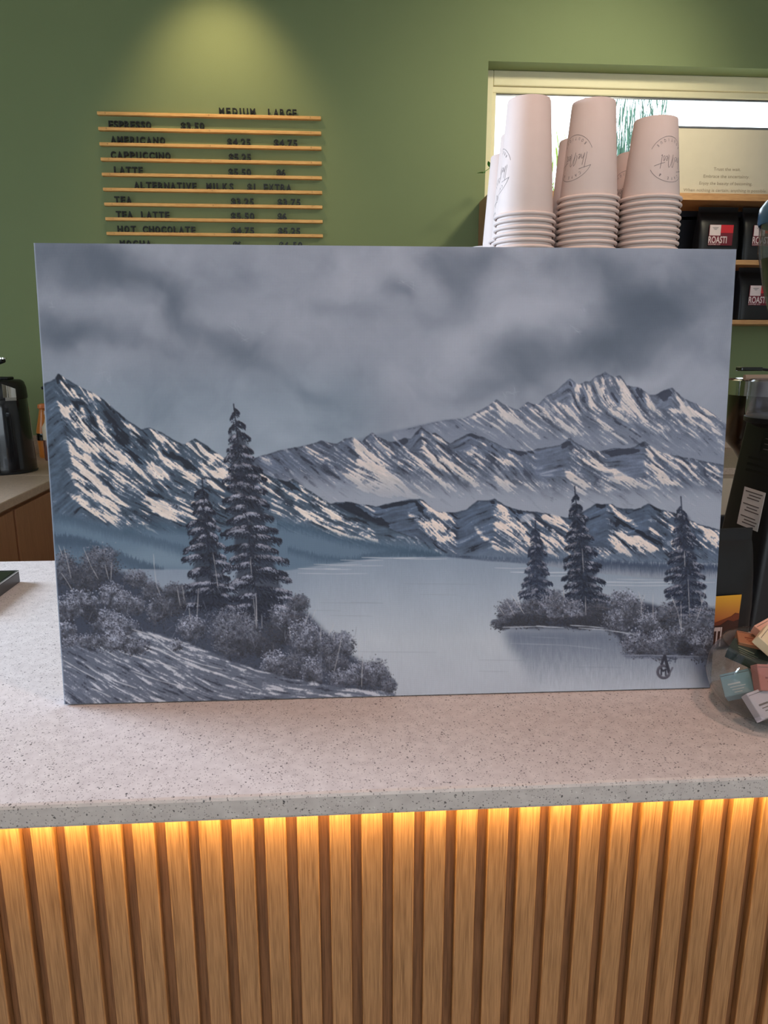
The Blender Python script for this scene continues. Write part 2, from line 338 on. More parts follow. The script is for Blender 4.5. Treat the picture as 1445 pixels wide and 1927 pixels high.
    l1 += [c4(p) for p in ([(300, 130), (340, 140), (320, 190), (330, 250), (280, 240), (310, 200)], [(370, 130), (400, 150), (420, 220), (450, 290), (400, 270), (380, 200)], [(480, 70), (505, 90), (500, 180), (525, 240), (570, 300), (640, 350), (560, 330), (500, 260), (475, 180)], [(590, 65), (622, 80), (652, 130), (690, 190), (655, 192), (620, 165), (595, 120)], [(600, 190), (690, 240), (750, 320), (810, 385), (770, 390), (690, 300), (620, 240)], [(750, 165), (795, 230), (865, 310), (925, 370), (880, 360), (790, 280)], [(850, 380), (930, 430), (970, 465), (910, 450)], [(960, 150), (992, 190), (1045, 260), (1115, 295), (1190, 335), (1235, 395), (1150, 365), (1040, 320), (960, 310), (930, 290), (1010, 275)], [(1140, 260), (1200, 305), (1255, 350), (1200, 340)], [(130, 210), (200, 245), (275, 310), (320, 365), (250, 330), (180, 270)], [(380, 300), (470, 375), (570, 445), (680, 520), (580, 490), (460, 410)], [(1000, 330), (1120, 385), (1235, 450), (1130, 425)], [(1280, 380), (1312, 400), (1312, 430)], [(0, 265), (60, 300), (200, 380), (100, 350)], [(540, 90), (560, 130), (540, 160)])]
    d1 = [c4(p) for p in ([(250, 95), (280, 100), (305, 140), (270, 150)], [(480, 50), (515, 38), (530, 75), (500, 70)], [(335, 150), (380, 200), (400, 275), (350, 235)], [(690, 145), (745, 150), (785, 265), (730, 215)], [(870, 195), (950, 155), (955, 200), (900, 250)], [(540, 170), (600, 240), (590, 270), (545, 220)])]
    m1 = [c4([(200, 130), (500, 60), (700, 150), (1300, 370), (1300, 470), (1000, 470), (700, 400), (400, 330), (150, 230)]), c3([(830, 250), (1440, 300), (1440, 480), (1200, 480), (860, 420)])]
    rng_layer(r1, [(1396, 880), (740, 880)], (98, 106, 124), (116, 122, 138), (770, 868, .06, 1150), l1, d1, m1, ((52, 57, 72), (140, 142, 154), (184, 178, 178)), k=(.62, .42, .5), amp=.5, edge=.45)
    # middle range
    r2 = [(430, 884), (481, 864), (523, 850), (565, 843), (590, 838), (603, 831), (620, 836), (634, 837), (650, 828), (663, 824), (672, 830), (681, 834), (690, 824), (700, 817), (715, 826), (733, 834), (748, 832), (761, 826), (774, 827), (784, 815), (793, 806), (803, 814), (811, 819), (819, 816), (833, 827), (847, 837), (866, 826), (880, 818), (888, 817), (900, 822), (910, 826), (930, 834), (949, 844), (970, 849), (991, 852), (1013, 846), (1035, 842), (1054, 839), (1064, 831), (1070, 825), (1078, 830), (1087, 837), (1105, 848), (1130, 851), (1155, 845), (1180, 845), (1194, 842), (1204, 837), (1213, 832), (1224, 840), (1235, 848), (1257, 856), (1302, 864), (1362, 876), (1396, 884)]
    l2 = [c2(p) for p in ([(800, 488), (855, 530), (900, 575), (960, 620), (1000, 670), (1090, 760), (1200, 830), (1400, 890), (1300, 905), (1000, 895), (860, 840), (770, 770), (740, 735), (830, 715), (845, 640)], [(450, 558), (520, 590), (620, 635), (695, 675), (600, 645), (510, 605)], [(930, 468), (1000, 525), (1080, 565), (1135, 612), (1040, 570)], [(620, 520), (690, 560), (720, 590), (660, 560)])]
    l2 += [c3(p) for p in ([(335, 430), (355, 500), (400, 595), (500, 620), (600, 690), (690, 780), (750, 835), (630, 790), (520, 710), (420, 655), (350, 600), (330, 500)], [(420, 460), (470, 500), (530, 535), (470, 530)], [(670, 465), (760, 525), (835, 545), (760, 545)], [(760, 597), (850, 615), (945, 655), (985, 695), (860, 665)], [(1290, 695), (1355, 720), (1445, 800), (1445, 870), (1380, 815), (1320, 765)], [(790, 715), (900, 775), (1010, 825), (880, 805)], [(0, 700), (120, 760), (260, 830), (420, 880), (540, 900), (300, 890), (0, 850)], [(280, 640), (400, 720), (520, 810), (560, 850), (430, 790)], [(900, 590), (980, 620), (930, 620)])]
    l2 += [c4(p) for p in ([(205, 700), (290, 735), (385, 800), (440, 832), (380, 835), (300, 810), (250, 755)], [(290, 530), (375, 615), (430, 650), (520, 675), (600, 712), (700, 780), (795, 845), (680, 810), (560, 750), (430, 700), (365, 660)], [(775, 540), (805, 570), (835, 640), (800, 625)], [(810, 660), (875, 695), (920, 750), (970, 800), (1085, 845), (950, 810), (880, 780), (830, 720)], [(940, 615), (1040, 645), (1145, 690), (1050, 690)], [(1120, 795), (1210, 815), (1150, 812)], [(270, 790), (350, 850), (380, 890), (320, 860)], [(820, 560), (880, 600), (940, 650), (870, 620)], [(470, 850), (540, 890), (500, 880)])]
    d2 = [c3(p) for p in ([(640, 470), (700, 462), (745, 500), (690, 495)], [(130, 520), (240, 490), (250, 520), (190, 560)], [(770, 510), (840, 540), (820, 560)], [(275, 480), (335, 425), (320, 470)], [(870, 550), (1040, 585), (1120, 570), (1100, 600), (1000, 610)], [(1290, 540), (1345, 492), (1370, 530), (1330, 550)])]
    d2 += [c4(p) for p in ([(720, 552), (768, 515), (775, 560)], [(470, 590), (560, 568), (700, 553), (745, 580), (640, 605), (520, 612)], [(180, 560), (255, 495), (290, 530), (220, 560)])]
    m2 = [c2([(450, 560), (800, 490), (1445, 560), (1445, 900), (900, 900), (700, 700)]), c3([(0, 470), (340, 430), (700, 600), (1200, 800), (1440, 860), (700, 880), (0, 880)]), c4([(200, 640), (300, 540), (800, 540), (1280, 680), (1280, 800), (900, 820), (300, 870)])]
    rng_layer(r2, [(1396, 985), (620, 985), (540, 940), (430, 910)], (86, 94, 112), (134, 139, 153), (880, 948, .02, 800), l2, d2, m2, ((46, 50, 64), (138, 141, 154), (188, 180, 178)), k=(.64, .42, .5), amp=.5, edge=.7)
    # mist pooling at the foot of the middle range
    lay((138, 142, 155), blur(poly([(540, 900), (640, 930), (800, 930), (950, 935), (1100, 945), (1360, 930), (1360, 1000), (560, 1000)], 2), 16)*.75)
    # near range
    r3 = [(600, 960), (631, 947), (650, 946), (680, 952), (706, 956), (725, 951), (745, 947), (770, 942), (789, 940), (796, 943), (806, 952), (819, 963), (834, 966), (849, 967), (864, 965), (877, 961), (888, 951), (899, 943), (912, 944), (922, 943), (930, 939), (938, 944), (949, 952), (963, 957), (977, 961), (996, 964), (1016, 966), (1040, 970), (1065, 976), (1082, 972), (1097, 964), (1110, 956), (1122, 950), (1138, 949), (1151, 950), (1160, 955), (1172, 959), (1190, 959), (1205, 958), (1213, 952), (1220, 948), (1230, 953), (1244, 960), (1271, 967), (1291, 978), (1320, 988), (1362, 1000), (1396, 1008)]
    l3 = [c3(p) for p in ([(320, 903), (360, 918), (425, 978), (495, 1018), (545, 1052), (470, 1048), (430, 1015), (370, 985), (340, 940)], [(230, 995), (320, 1025), (420, 1065), (495, 1108), (485, 1135), (400, 1105), (300, 1068), (250, 1045)], [(500, 1128), (585, 1150), (555, 1168)], [(420, 1115), (525, 1200), (460, 1195)], [(840, 918), (892, 955), (935, 1025), (1000, 1055), (1095, 1138), (1085, 1172), (1000, 1115), (950, 1085), (900, 1025), (860, 970)], [(838, 1048), (900, 1068), (960, 1125), (1020, 1175), (1095, 1220), (1070, 1235), (980, 1180), (900, 1118), (850, 1085)], [(670, 1068), (722, 1095), (765, 1155), (835, 1198), (925, 1255), (1035, 1312), (900, 1278), (800, 1220), (730, 1165)], [(1140, 995), (1225, 1015), (1335, 1058), (1290, 1065), (1355, 1122), (1260, 1078), (1180, 1045)], [(1130, 1145), (1205, 1215), (1295, 1290), (1220, 1268), (1150, 1205)], [(165, 990), (185, 1010), (180, 1030)], [(880, 1180), (980, 1240), (1040, 1290), (950, 1250)])]
    l3 += [c4(p) for p in ([(60, 997), (165, 1025), (245, 1070), (180, 1075), (100, 1045)], [(522, 938), (565, 955), (625, 1005), (695, 1035), (715, 1088), (775, 1155), (700, 1120), (650, 1095), (600, 1045), (550, 990)], [(530, 1105), (600, 1125), (645, 1165), (725, 1145), (785, 1185), (865, 1240), (795, 1285), (700, 1268), (620, 1220), (560, 1175)], [(500, 1155), (565, 1215), (665, 1282), (590, 1270)], [(820, 972), (905, 995), (975, 1030), (900, 1028)], [(1050, 1045), (1135, 1065), (1225, 1105), (1272, 1135), (1268, 1168), (1180, 1128), (1100, 1088)], [(60, 1190), (165, 1265), (215, 1305), (130, 1260)], [(780, 1108), (850, 1125), (862, 1162)], [(880, 1180), (945, 1240), (900, 1228)], [(20, 1090), (90, 1150), (60, 1150)], [(550, 1040), (600, 1060), (610, 1110), (570, 1080)])]
    d3 = [c3(p) for p in ([(285, 910), (330, 930), (365, 975), (355, 1005), (310, 985)], [(1100, 995), (1155, 1005), (1150, 1042)], [(0, 1040), (60, 1030), (120, 1090), (100, 1130), (0, 1110)], [(500, 975), (560, 985), (560, 1000), (510, 1000)], [(900, 945), (1000, 1000), (1090, 1110), (1060, 1090), (960, 1010)], [(800, 930), (835, 905), (850, 950), (820, 960)], [(980, 970), (1060, 995), (1000, 1015)])]
    d3 += [c4(p) for p in ([(525, 955), (590, 1035), (700, 1098), (850, 1182), (925, 1235), (820, 1200), (700, 1130), (590, 1070)], [(800, 955), (875, 968), (955, 1000), (880, 985)], [(430, 950), (500, 936), (520, 950), (440, 968)], [(1130, 1050), (1275, 1100), (1275, 1112), (1130, 1070)], [(560, 1050), (590, 1060), (600, 1100), (570, 1100)])]
    d3 += [c2(p) for p in ([(690, 925), (800, 938), (900, 1000), (1000, 1085), (1075, 1108), (960, 1118), (850, 1065), (750, 990)], [(960, 962), (1200, 915), (1260, 908), (1240, 930), (1000, 975)])]
    m3 = [c3([(160, 980), (330, 910), (560, 1050), (560, 1200), (300, 1180)]), c3([(660, 1060), (840, 920), (1100, 1010), (1440, 1080), (1440, 1300), (1000, 1300)]), c4([(0, 1000), (540, 940), (1270, 1110), (1270, 1260), (900, 1290), (300, 1300), (0, 1270)])]
    rng_layer(r3, [(1396, 1062), (840, 1052), (700, 1035), (600, 1000)], (72, 83, 102), (96, 108, 126), (1022, 1062, .02, 1000), l3, d3, m3, ((30, 34, 46), (134, 140, 155), (202, 190, 184)), k=(.64, .44, .5), amp=.54, edge=.8)
    lay((150, 153, 166), blur(poly(c3([(1000, 1040), (1040, 1010), (1085, 1003), (1112, 1030), (1060, 1058), (1010, 1065)]), 1), 1)*.8)
    # near left mountain
    r0 = [(50, 738), (80, 727), (95, 722), (104, 717), (111, 707), (120, 714), (132, 720), (148, 730), (162, 737), (178, 744), (193, 754), (210, 768), (226, 784), (240, 795), (254, 803), (266, 811), (279, 808), (292, 813), (304, 817), (325, 830), (348, 840), (358, 833), (367, 828), (380, 836), (392, 845), (410, 857), (425, 867), (455, 880), (490, 891), (515, 902), (542, 910), (551, 904), (564, 913), (578, 923), (605, 941), (631, 956), (660, 968), (700, 985), (760, 1006), (820, 1033)]
    l0 = [c1(p) for p in ([(185, 78), (215, 85), (262, 138), (300, 165), (312, 200), (392, 248), (400, 278), (335, 245), (280, 232), (240, 212), (215, 172), (190, 130)], [(390, 185), (430, 195), (500, 248), (552, 298), (548, 322), (490, 292), (430, 255), (400, 218)], [(180, 252), (230, 283), (268, 268), (292, 318), (340, 278), (362, 328), (382, 370), (422, 418), (445, 480), (392, 502), (340, 465), (300, 432), (260, 372), (215, 332)], [(590, 348), (642, 378), (702, 438), (762, 508), (832, 568), (858, 602), (800, 568), (740, 525), (680, 492), (650, 432)], [(290, 508), (382, 503), (432, 558), (472, 640), (400, 604), (350, 564), (300, 562)], [(250, 573), (320, 606), (382, 618), (442, 688), (484, 740), (432, 764), (465, 808), (535, 848), (598, 918), (668, 972), (600, 955), (520, 905), (440, 846), (370, 795), (330, 725), (270, 655)], [(190, 680), (262, 700), (332, 770), (402, 850), (562, 940), (722, 1062), (600, 1003), (430, 915), (300, 826)], [(205, 830), (300, 878), (422, 955), (562, 1045), (630, 1120), (500, 1066), (380, 996), (260, 905)], [(800, 436), (852, 456), (924, 515), (1002, 556), (1045, 578), (960, 566), (880, 516), (830, 485)], [(808, 498), (872, 556), (952, 586), (964, 636), (1055, 716), (1145, 770), (1133, 794), (1100, 764), (1138, 836), (1050, 788), (960, 698), (900, 645), (850, 585)], [(1110, 508), (1152, 546), (1205, 596), (1285, 606), (1296, 650), (1230, 645), (1180, 606), (1130, 566)], [(1140, 636), (1222, 656), (1218, 716), (1272, 696), (1330, 738), (1314, 774), (1260, 765), (1200, 726)], [(1180, 776), (1242, 796), (1315, 855), (1290, 864), (1220, 826)], [(690, 936), (782, 1005), (858, 1052), (790, 1036)], [(720, 896), (802, 906), (904, 976), (1045, 1068), (1065, 1094), (930, 1056), (820, 996)], [(440, 520), (520, 545), (600, 600), (690, 690), (640, 660), (540, 600)], [(540, 690), (600, 730), (630, 780), (570, 750)], [(820, 700), (880, 740), (890, 770), (840, 740)], [(430, 370), (500, 400), (520, 460), (460, 420)], [(600, 500), (660, 520), (700, 580), (640, 550)])]
    l0 += [c2(p) for p in ([(170, 722), (232, 756), (335, 815), (388, 882), (350, 876), (280, 826), (200, 786)], [(400, 782), (442, 786), (504, 840), (545, 880), (605, 915), (695, 965), (600, 946), (520, 896), (450, 836)], [(400, 955), (520, 995), (660, 1082), (500, 1055)], [(560, 950), (702, 1005), (860, 1062), (700, 1048)], [(500, 1045), (652, 1105), (802, 1155), (1010, 1200), (820, 1186), (650, 1146)], [(420, 870), (520, 930), (600, 975), (500, 945)], [(880, 985), (940, 1000), (930, 1040), (900, 1020)])]
    d0 = [c1(p) for p in ([(540, 415), (645, 465), (668, 560), (600, 545)], [(755, 848), (862, 876), (910, 922), (800, 896)], [(980, 596), (1104, 676), (1158, 742), (1050, 698)], [(555, 300), (640, 370), (660, 420), (590, 350), (548, 320)], [(205, 92), (300, 150), (320, 180), (250, 140)], [(430, 215), (550, 310), (520, 310), (440, 250)], [(160, 100), (190, 66), (200, 85), (185, 150)], [(360, 280), (420, 340), (470, 470), (420, 410)], [(440, 590), (560, 680), (620, 740), (520, 700)], [(860, 560), (960, 600), (1000, 660), (900, 620)], [(640, 560), (760, 640), (800, 720), (690, 640)], [(300, 240), (360, 260), (340, 280), (290, 270)], [(480, 320), (560, 370), (600, 440), (520, 390)])]
    d0 += [c2(p) for p in ([(230, 756), (395, 785), (425, 830), (385, 856), (330, 810)], [(380, 790), (402, 776), (440, 830), (510, 890), (430, 850)])]
    m0 = [c1([(250, 480), (420, 300), (600, 420), (900, 640), (1150, 800), (1120, 1060), (700, 1050), (250, 860)]), c1([(780, 430), (1330, 640), (1330, 860), (1100, 800)]), c2([(160, 800), (400, 860), (700, 980), (1000, 1130), (1200, 1220), (700, 1140), (400, 1040)])]
    rng_layer(r0, [(815, 1040), (690, 1040), (573, 1010), (500, 990), (353, 1010), (232, 1010), (50, 980)], (70, 83, 100), (76, 93, 112), (972, 1024, .05, 230), l0, d0, m0, ((33, 37, 48), (138, 142, 155), (206, 196, 190)), k=(.64, .44, .5), amp=.58, edge=.7)
    # ---- misty forested foothills
    def hill(pts, col, r=3, a=.9): lay(col, blur(poly(pts, 1.5), r)*a)
    fringe = blur(rng.random((PHT, PWD)).astype(np.float32), 1); fr = field(np.full((PHT, PWD), math.pi/2, np.float32), 7, rng.random((PHT, PWD)).astype(np.float32))
    def trees_band(top, thick, col, a):
        xs = np.array([p[0] for p in top]); ys = np.array([p[1] for p in top])
        ty = np.interp(Xg, xs, ys)+2.2*fr
        inside = (Xg > xs[0]) & (Xg < xs[-1])
        lay(col, np.where(inside, sst(-3, 4, Yg-ty)*(1-sst(thick*.25, thick, Yg-ty)), 0)*a)
    hill([(50, 965), (160, 985), (232, 1000), (350, 1002), (480, 985), (515, 975), (573, 990), (640, 1012), (700, 1020), (815, 1038), (850, 1052), (620, 1064), (540, 1080), (430, 1100), (50, 1090)], (86, 104, 123), 5, .95)
    hill([(96, 975), (150, 985), (240, 1015), (320, 1030), (330, 1050), (230, 1035), (120, 1010)], (98, 116, 134), 7, .6)
    hill([(200, 1040), (300, 1035), (400, 1060), (360, 1078), (250, 1070)], (118, 134, 149), 9, .6)
    trees_band([(50, 962), (140, 975), (200, 995), (260, 1005), (330, 1025), (380, 1040)], 26, (62, 78, 96), .6)
    trees_band([(232, 998), (290, 984), (350, 996), (420, 1010)], 20, (66, 84, 102), .7)
    trees_band([(50, 1004), (150, 1012), (200, 1030), (250, 1052), (310, 1072)], 40, (54, 68, 86), .68)
    trees_band([(520, 982), (573, 990), (640, 1010), (700, 1022), (760, 1030), (830, 1042)], 22, (60, 78, 97), .75)
    trees_band([(540, 1030), (600, 1046), (660, 1052), (700, 1040), (780, 1036), (850, 1046)], 20, (56, 73, 92), .6)
    trees_band([(840, 1046), (900, 1050), (980, 1052), (1080, 1050), (1180, 1056), (1300, 1062), (1396, 1066)], 16, (64, 76, 96), .8)
    trees_band([(1120, 1056), (1200, 1060), (1280, 1066), (1396, 1060)], 26, (52, 62, 82), .7)
    # ---- lake
    shore = np.interp(Xg, [90, 256, 340, 540, 600, 660, 735, 840, 960, 1040, 1140, 1250, 1362], [1076, 1074, 1074, 1076, 1066, 1058, 1050, 1050, 1060, 1068, 1082, 1092, 1090])+1.2*fbm(40, 221, 3)*2
    wm = sst(-1.5, 2, Yg-shore)
    tt = np.clip((Yg-1050)/260, 0, 1)
    wl = np.zeros((PHT, PWD, 3), np.float32)
    for k, pr in enumerate(((122, 142, 162, 158), (132, 149, 165, 160), (148, 162, 173, 169))):
        wl[..., k] = np.interp(tt, [0, .25, .6, 1], pr)
    wl += (1.5*fr+9*fbm(70, 241, 3))[..., None]*.8
    lft = sst(620, 520, Xg)*.5+sst(1080, 1340, Xg)*.22+sst(960, 1000, Xg)*sst(1130, 1060, Yg)*.3; wl = wl*(1-.42*lft[..., None])+np.array((90, 104, 124), np.float32)*.42*lft[..., None]
    img = img*(1-wm[..., None])+wl*wm[..., None]
    hgt *= 1-wm
    def line(pts, w, col, a=.8, taper=True):
        nonlocal img, hgt
        P = np.array(pts, np.float32)
        for i in range(len(P)-1):
            x0, y0 = P[i]; x1, y1 = P[i+1]
            bx0 = max(int(min(x0, x1)-w-2)-PX0, 0); bx1 = min(int(max(x0, x1)+w+3)-PX0, PWD); by0 = max(int(min(y0, y1)-w-2)-PY0, 0); by1 = min(int(max(y0, y1)+w+3)-PY0, PHT)
            if bx1 <= bx0 or by1 <= by0: continue
            X = Xg[by0:by1, bx0:bx1]-x0; Y = Yg[by0:by1, bx0:bx1]-y0
            dx, dy = x1-x0, y1-y0; l2_ = dx*dx+dy*dy+1e-6
            tq = np.clip((X*dx+Y*dy)/l2_, 0, 1); dd = np.sqrt((X-tq*dx)**2+(Y-tq*dy)**2)
            ww = w*(.35+.65*np.sin(np.pi*np.clip(.08+.84*tq, 0, 1))) if taper else w
            m = np.clip(ww*.5+.5-dd, 0, 1)*a
            img[by0:by1, bx0:bx1] = img[by0:by1, bx0:bx1]*(1-m[..., None])+np.array(col, np.float32)*m[..., None]
            hgt[by0:by1, bx0:bx1] += m*.7
    for x0, x1, y, w, c in [(560, 640, 1072, 1.6, 176), (590, 680, 1064, 1.4, 170), (640, 720, 1056, 1.6, 165), (680, 800, 1051, 2, 178), (740, 840, 1053, 1.5, 170), (560, 690, 1081, 1.4, 172), (610, 660, 1073, 1.2, 178), (930, 1000, 1070, 1.6, 172), (960, 1080, 1078, 2.4, 178), (1010, 1080, 1084, 1.6, 176), (1120, 1270, 1096, 2.4, 176), (1140, 1260, 1102, 2, 172), (1160, 1290, 1091, 1.6, 168), (150, 300, 1074, 1.2, 150), (1280, 1345, 1096, 1.6, 168), (620, 720, 1066, 1.2, 172)]:
        line([(x0, y), ((x0+x1)/2, y+1.2), (x1, y+.4)], w, (c-4, c-2, c+6), .75)
    for x0, x1, y in [(600, 720, 1136), (620, 700, 1160), (660, 720, 1135), (900, 985, 1243), (900, 955, 1264), (790, 860, 1120), (570, 640, 1150), (1080, 1170, 1256), (650, 820, 1228), (760, 900, 1100)]:
        line([(x0, y), (x1, y+.8)], 1.1, (122, 126, 138), .45)
    # ---- reflection below the island
    rm = blur(poly([(945, 1184), (1140, 1184), (1180, 1200), (1396, 1232), (1396, 1262), (1180, 1300), (1000, 1300), (975, 1240), (955, 1215)], 3), 9)
    rf = sst(1312, 1178, Yg+9*fr*.6)
    lay((84, 91, 108), rm*rf*.85)
    lay((74, 84, 108), blur(poly([(1300, 1236), (1396, 1236), (1396, 1300), (1330, 1300)], 2), 9)*.7)
    line([(960, 1212), (1060, 1215), (1130, 1222)], 1.2, (150, 154, 166), .6); line([(1000, 1200), (1060, 1202)], 1.1, (140, 145, 158), .5)
    # ---- dabs
    def dab(x, y, lx, wy_, an, col, a=.9, h=.5):
        r = int(max(lx, wy_)+2); ix = int(x)-PX0; iy = int(y)-PY0
        x0 = max(ix-r, 0); x1 = min(ix+r+1, PWD); y0 = max(iy-r, 0); y1 = min(iy+r+1, PHT)
        if x1 <= x0 or y1 <= y0: return
        X = Xg[y0:y1, x0:x1]-x; Y = Yg[y0:y1, x0:x1]-y
        c, s = math.cos(an), math.sin(an)
        q = ((X*c+Y*s)/lx)**2+((-X*s+Y*c)/wy_)**2
        m = np.clip(1.5-1.2*q, 0, 1)*a
        v = img[y0:y1, x0:x1]; v += (np.array(col, np.float32)-v)*m[..., None]
        hgt[y0:y1, x0:x1] += m*h
    R = rng.random; PI2 = 2*math.pi
    def N(s=1.): return rng.normal()*s
    def grey(l, w=0.): return (l*(.965+.02*w), l*.975, l*1.06+3)
    def bush(cx, cy, rx, ry, lt, dens=1., dark=1.):
        # a dark mass of foliage, then stippled lights over its upper side
        nonlocal img
        a0 = max(int(cy-ry*1.4)-PY0, 0); a1 = min(int(cy+ry*1.4)-PY0, PHT); b0 = max(int(cx-rx*1.4)-PX0, 0); b1 = min(int(cx+rx*1.4)-PX0, PWD)
        if a1 <= a0 or b1 <= b0: return
        rx *= 1.14; ry *= 1.14
        q = ((Xg[a0:a1, b0:b1]-cx)/rx)**2+((Yg[a0:a1, b0:b1]-cy)/ry)**2+1.6*nz9[a0:a1, b0:b1]
        m = (sst(1.1, .5, q)*.75*dark)[..., None]
        img[a0:a1, b0:b1] = img[a0:a1, b0:b1]*(1-m)+np.array((48+26*lt, 52+26*lt, 66+26*lt), np.float32)*m
        for k in range(int(rx*ry*1.15*dens)):
            t_ = R()*2*math.pi; rr = math.sqrt(R())*(.97+.17*N())
            ux, uy = rr*math.cos(t_), rr*math.sin(t_)
            x, y = cx+ux*rx, cy+uy*ry
            cl = nz5[min(max(int(y)-PY0, 0), PHT-1), min(max(int(x)-PX0, 0), PWD-1)]*2
            up = .5-.5*uy-.12*ux+.55*cl
            l = 50+lt*108*min(max(up, 0), 1.2)
            l = l*(.8+.3*R())+(42*lt if R() < .16 and up > .4 else 0)
            if R() < .16: l = 38+18*R()
            dab(x, y, 1.0+1.0*R(), .75+.5*R(), R()*3, grey(min(l, 186)), .8, .35)
    nz9 = fbm(9, 301, 2); nz5 = fbm(8, 341, 2)
    def fir(top, base, hl, hr, tiers, lt=1., bare=.1, dk=(38, 41, 53), p=.85):
        (tx, ty), (bx, by) = top, base
        line([top, base], 2.2, dk, .9, False); th = (by-ty)/tiers
        ys = np.linspace(.14, 1, 14); mass = [(tx+(bx-tx)*q-hl*.62*q**p, ty+(by-ty)*q) for q in ys]+[(tx+(bx-tx)*q+hr*.62*q**p, ty+(by-ty)*q) for q in ys[::-1]]
        lay(dk, blur(poly(mass, 9), 2)*.72)
        for i in range(tiers):
            for sd, hw in ((-1, hl), (1, hr)):
                s = min(max(bare+(1-bare)*(i+.35+N(.22))/tiers, .02), 1)
                y0 = ty+(by-ty)*s; x0 = tx+(bx-tx)*s
                w = hw*(s**p)*(.72+.45*R())+2.5; dr = .35+.35*R()
                for k in range(int(14+w*6.5)):            # dark needles
                    f = R()**.9; x = x0+sd*w*f; y = y0+th*(dr*f*f-.1)+abs(N(.5))*th*(1-.6*f)
                    g = .7+.6*R()
                    dab(x, y, 1.8+1.5*R()*min(w/36+.4, 1.3), .9, math.pi/2-sd*(.3+.9*R()), (dk[0]*g, dk[1]*g, dk[2]*g), .8, .45)
                if lt > 0 and s > .14:
                    for c_ in range(1+(R() < .5)):      # snow lying in clumps along the upper side of the bough
                        fc = .15+.75*R(); hl_ = (.16+.2*R()); tone = 104+44*R()
                        for k in range(int(w*hl_*5*lt)+2):
                            d_ = N(.55); f = fc+hl_*d_
                            if f < -.25 or f > 1.02: continue
                            x = x0+sd*w*f; y = y0+th*(dr*f*f-.16+.12*d_*d_)+abs(N(.17))*th
                            l = (tone+34*R())*(.7+.3*lt)-10*abs(d_)
                            dab(x, y, 1.2+1.1*R(), .75, math.pi/2-sd*(.2+.7*R()), grey(l), .62, .7)
        line([(tx, ty-1), (tx+.5, ty+10)], 1.5, dk, .9, False)
    # ---- left shore mass
    lay((50, 55, 70), blur(poly([(50, 1078), (140, 1064), (210, 1072), (260, 1092), (300, 1112), (340, 1118), (420, 1120), (520, 1130), (570, 1150), (600, 1180), (660, 1235), (700, 1262), (738, 1306), (600, 1302), (480, 1272), (390, 1240), (300, 1200), (240, 1195), (50, 1245)], 3), 4)*.92)
    for k in range(5200):       # rough undergrowth over the dark mass
        x = 95+R()*620; y = 1075+R()*215
        top_ = np.interp(x, [95, 140, 210, 260, 300, 420, 520, 570, 600, 660, 735], [1072, 1062, 1070, 1090, 1112, 1120, 1130, 1152, 1182, 1235, 1300]); bot_ = np.interp(x, [95, 240, 300, 390, 480, 600, 735], [1240, 1195, 1202, 1240, 1272, 1300, 1306])
        if y < top_ or y > bot_: continue
        dab(x, y, 1.2+1.6*R(), .8, PI2*R(), grey(42+50*R()*R()), .7, .4)
    fir((440, 764), (486, 1172), 62, 80, 21, 1.0, .03, p=.66)
    fir((380, 903), (402, 1145), 66, 44, 13, 1.0, .06, p=.7)
    for cx, cy, rx, ry, lt in [(110, 400, 70, 95, .55), (350, 370, 115, 100, .62), (250, 480, 130, 80, .4), (600, 480, 75, 55, .7), (700, 560, 60, 60, .5), (430, 590, 80, 75, .95), (520, 640, 75, 65, .9), (220, 650, 120, 80, 1.), (120, 700, 65, 65, .9), (600, 660, 55, 55, .8), (400, 770, 100, 75, .9), (480, 830, 110, 85, 1.), (120, 840, 65, 65, 1.), (190, 930, 95, 60, .85), (740, 700, 65, 75, .7), (830, 640, 95, 85, .5), (970, 810, 85, 75, 1.), (640, 930, 60, 50, .8), (1250, 820, 130, 120, .62), (290, 720, 45, 50, .1), (860, 560, 70, 50, .5)]:
        x, y = c5(cx, cy); bush(x, y, rx/3.6, ry/3.6, lt)
    for cx, cy, rx, ry, lt in [(350, 820, 140, 130, .62), (640, 800, 90, 80, .15), (690, 690, 110, 65, .95), (800, 840, 95, 110, .95), (540, 900, 80, 60, .15), (950, 900, 85, 90, .7), (1050, 880, 65, 75, .8), (610, 1010, 80, 80, 1.), (730, 1020, 70, 80, .5), (850, 1050, 65, 85, 1.), (1000, 1010, 80, 60, .5), (1040, 1100, 80, 55, .85), (1160, 1070, 65, 80, .8), (1260, 1070, 75, 90, .75), (1340, 1150, 50, 50, .5), (760, 610, 60, 50, .45), (460, 850, 70, 80, .5)]:
        x, y = c6(cx, cy); bush(x, y, rx/3.44, ry/3.44, lt)
    # ---- snowy bank
    bank = poly([(50, 1250), (150, 1212), (200, 1212), (232, 1200), (262, 1190), (300, 1198), (350, 1212), (400, 1232), (450, 1252), (500, 1268), (560, 1282), (640, 1295), (742, 1306), (742, 1340), (50, 1340)], 3)
    bs = blur(bank, 1)
    lay((84, 88, 102), bs*.93); bl = np.clip(.3*coarse+.6*med+.7*fine+1.2*fbm(50, 411, 3), -3, 3)
    lay((46, 49, 61), bs*sst(-.85, -1.4, bl)*.8); lay((122, 125, 138), bs*sst(.1, .5, bl)*.7); lay((178, 176, 184), bs*sst(.7, 1.05, bl)*.85)
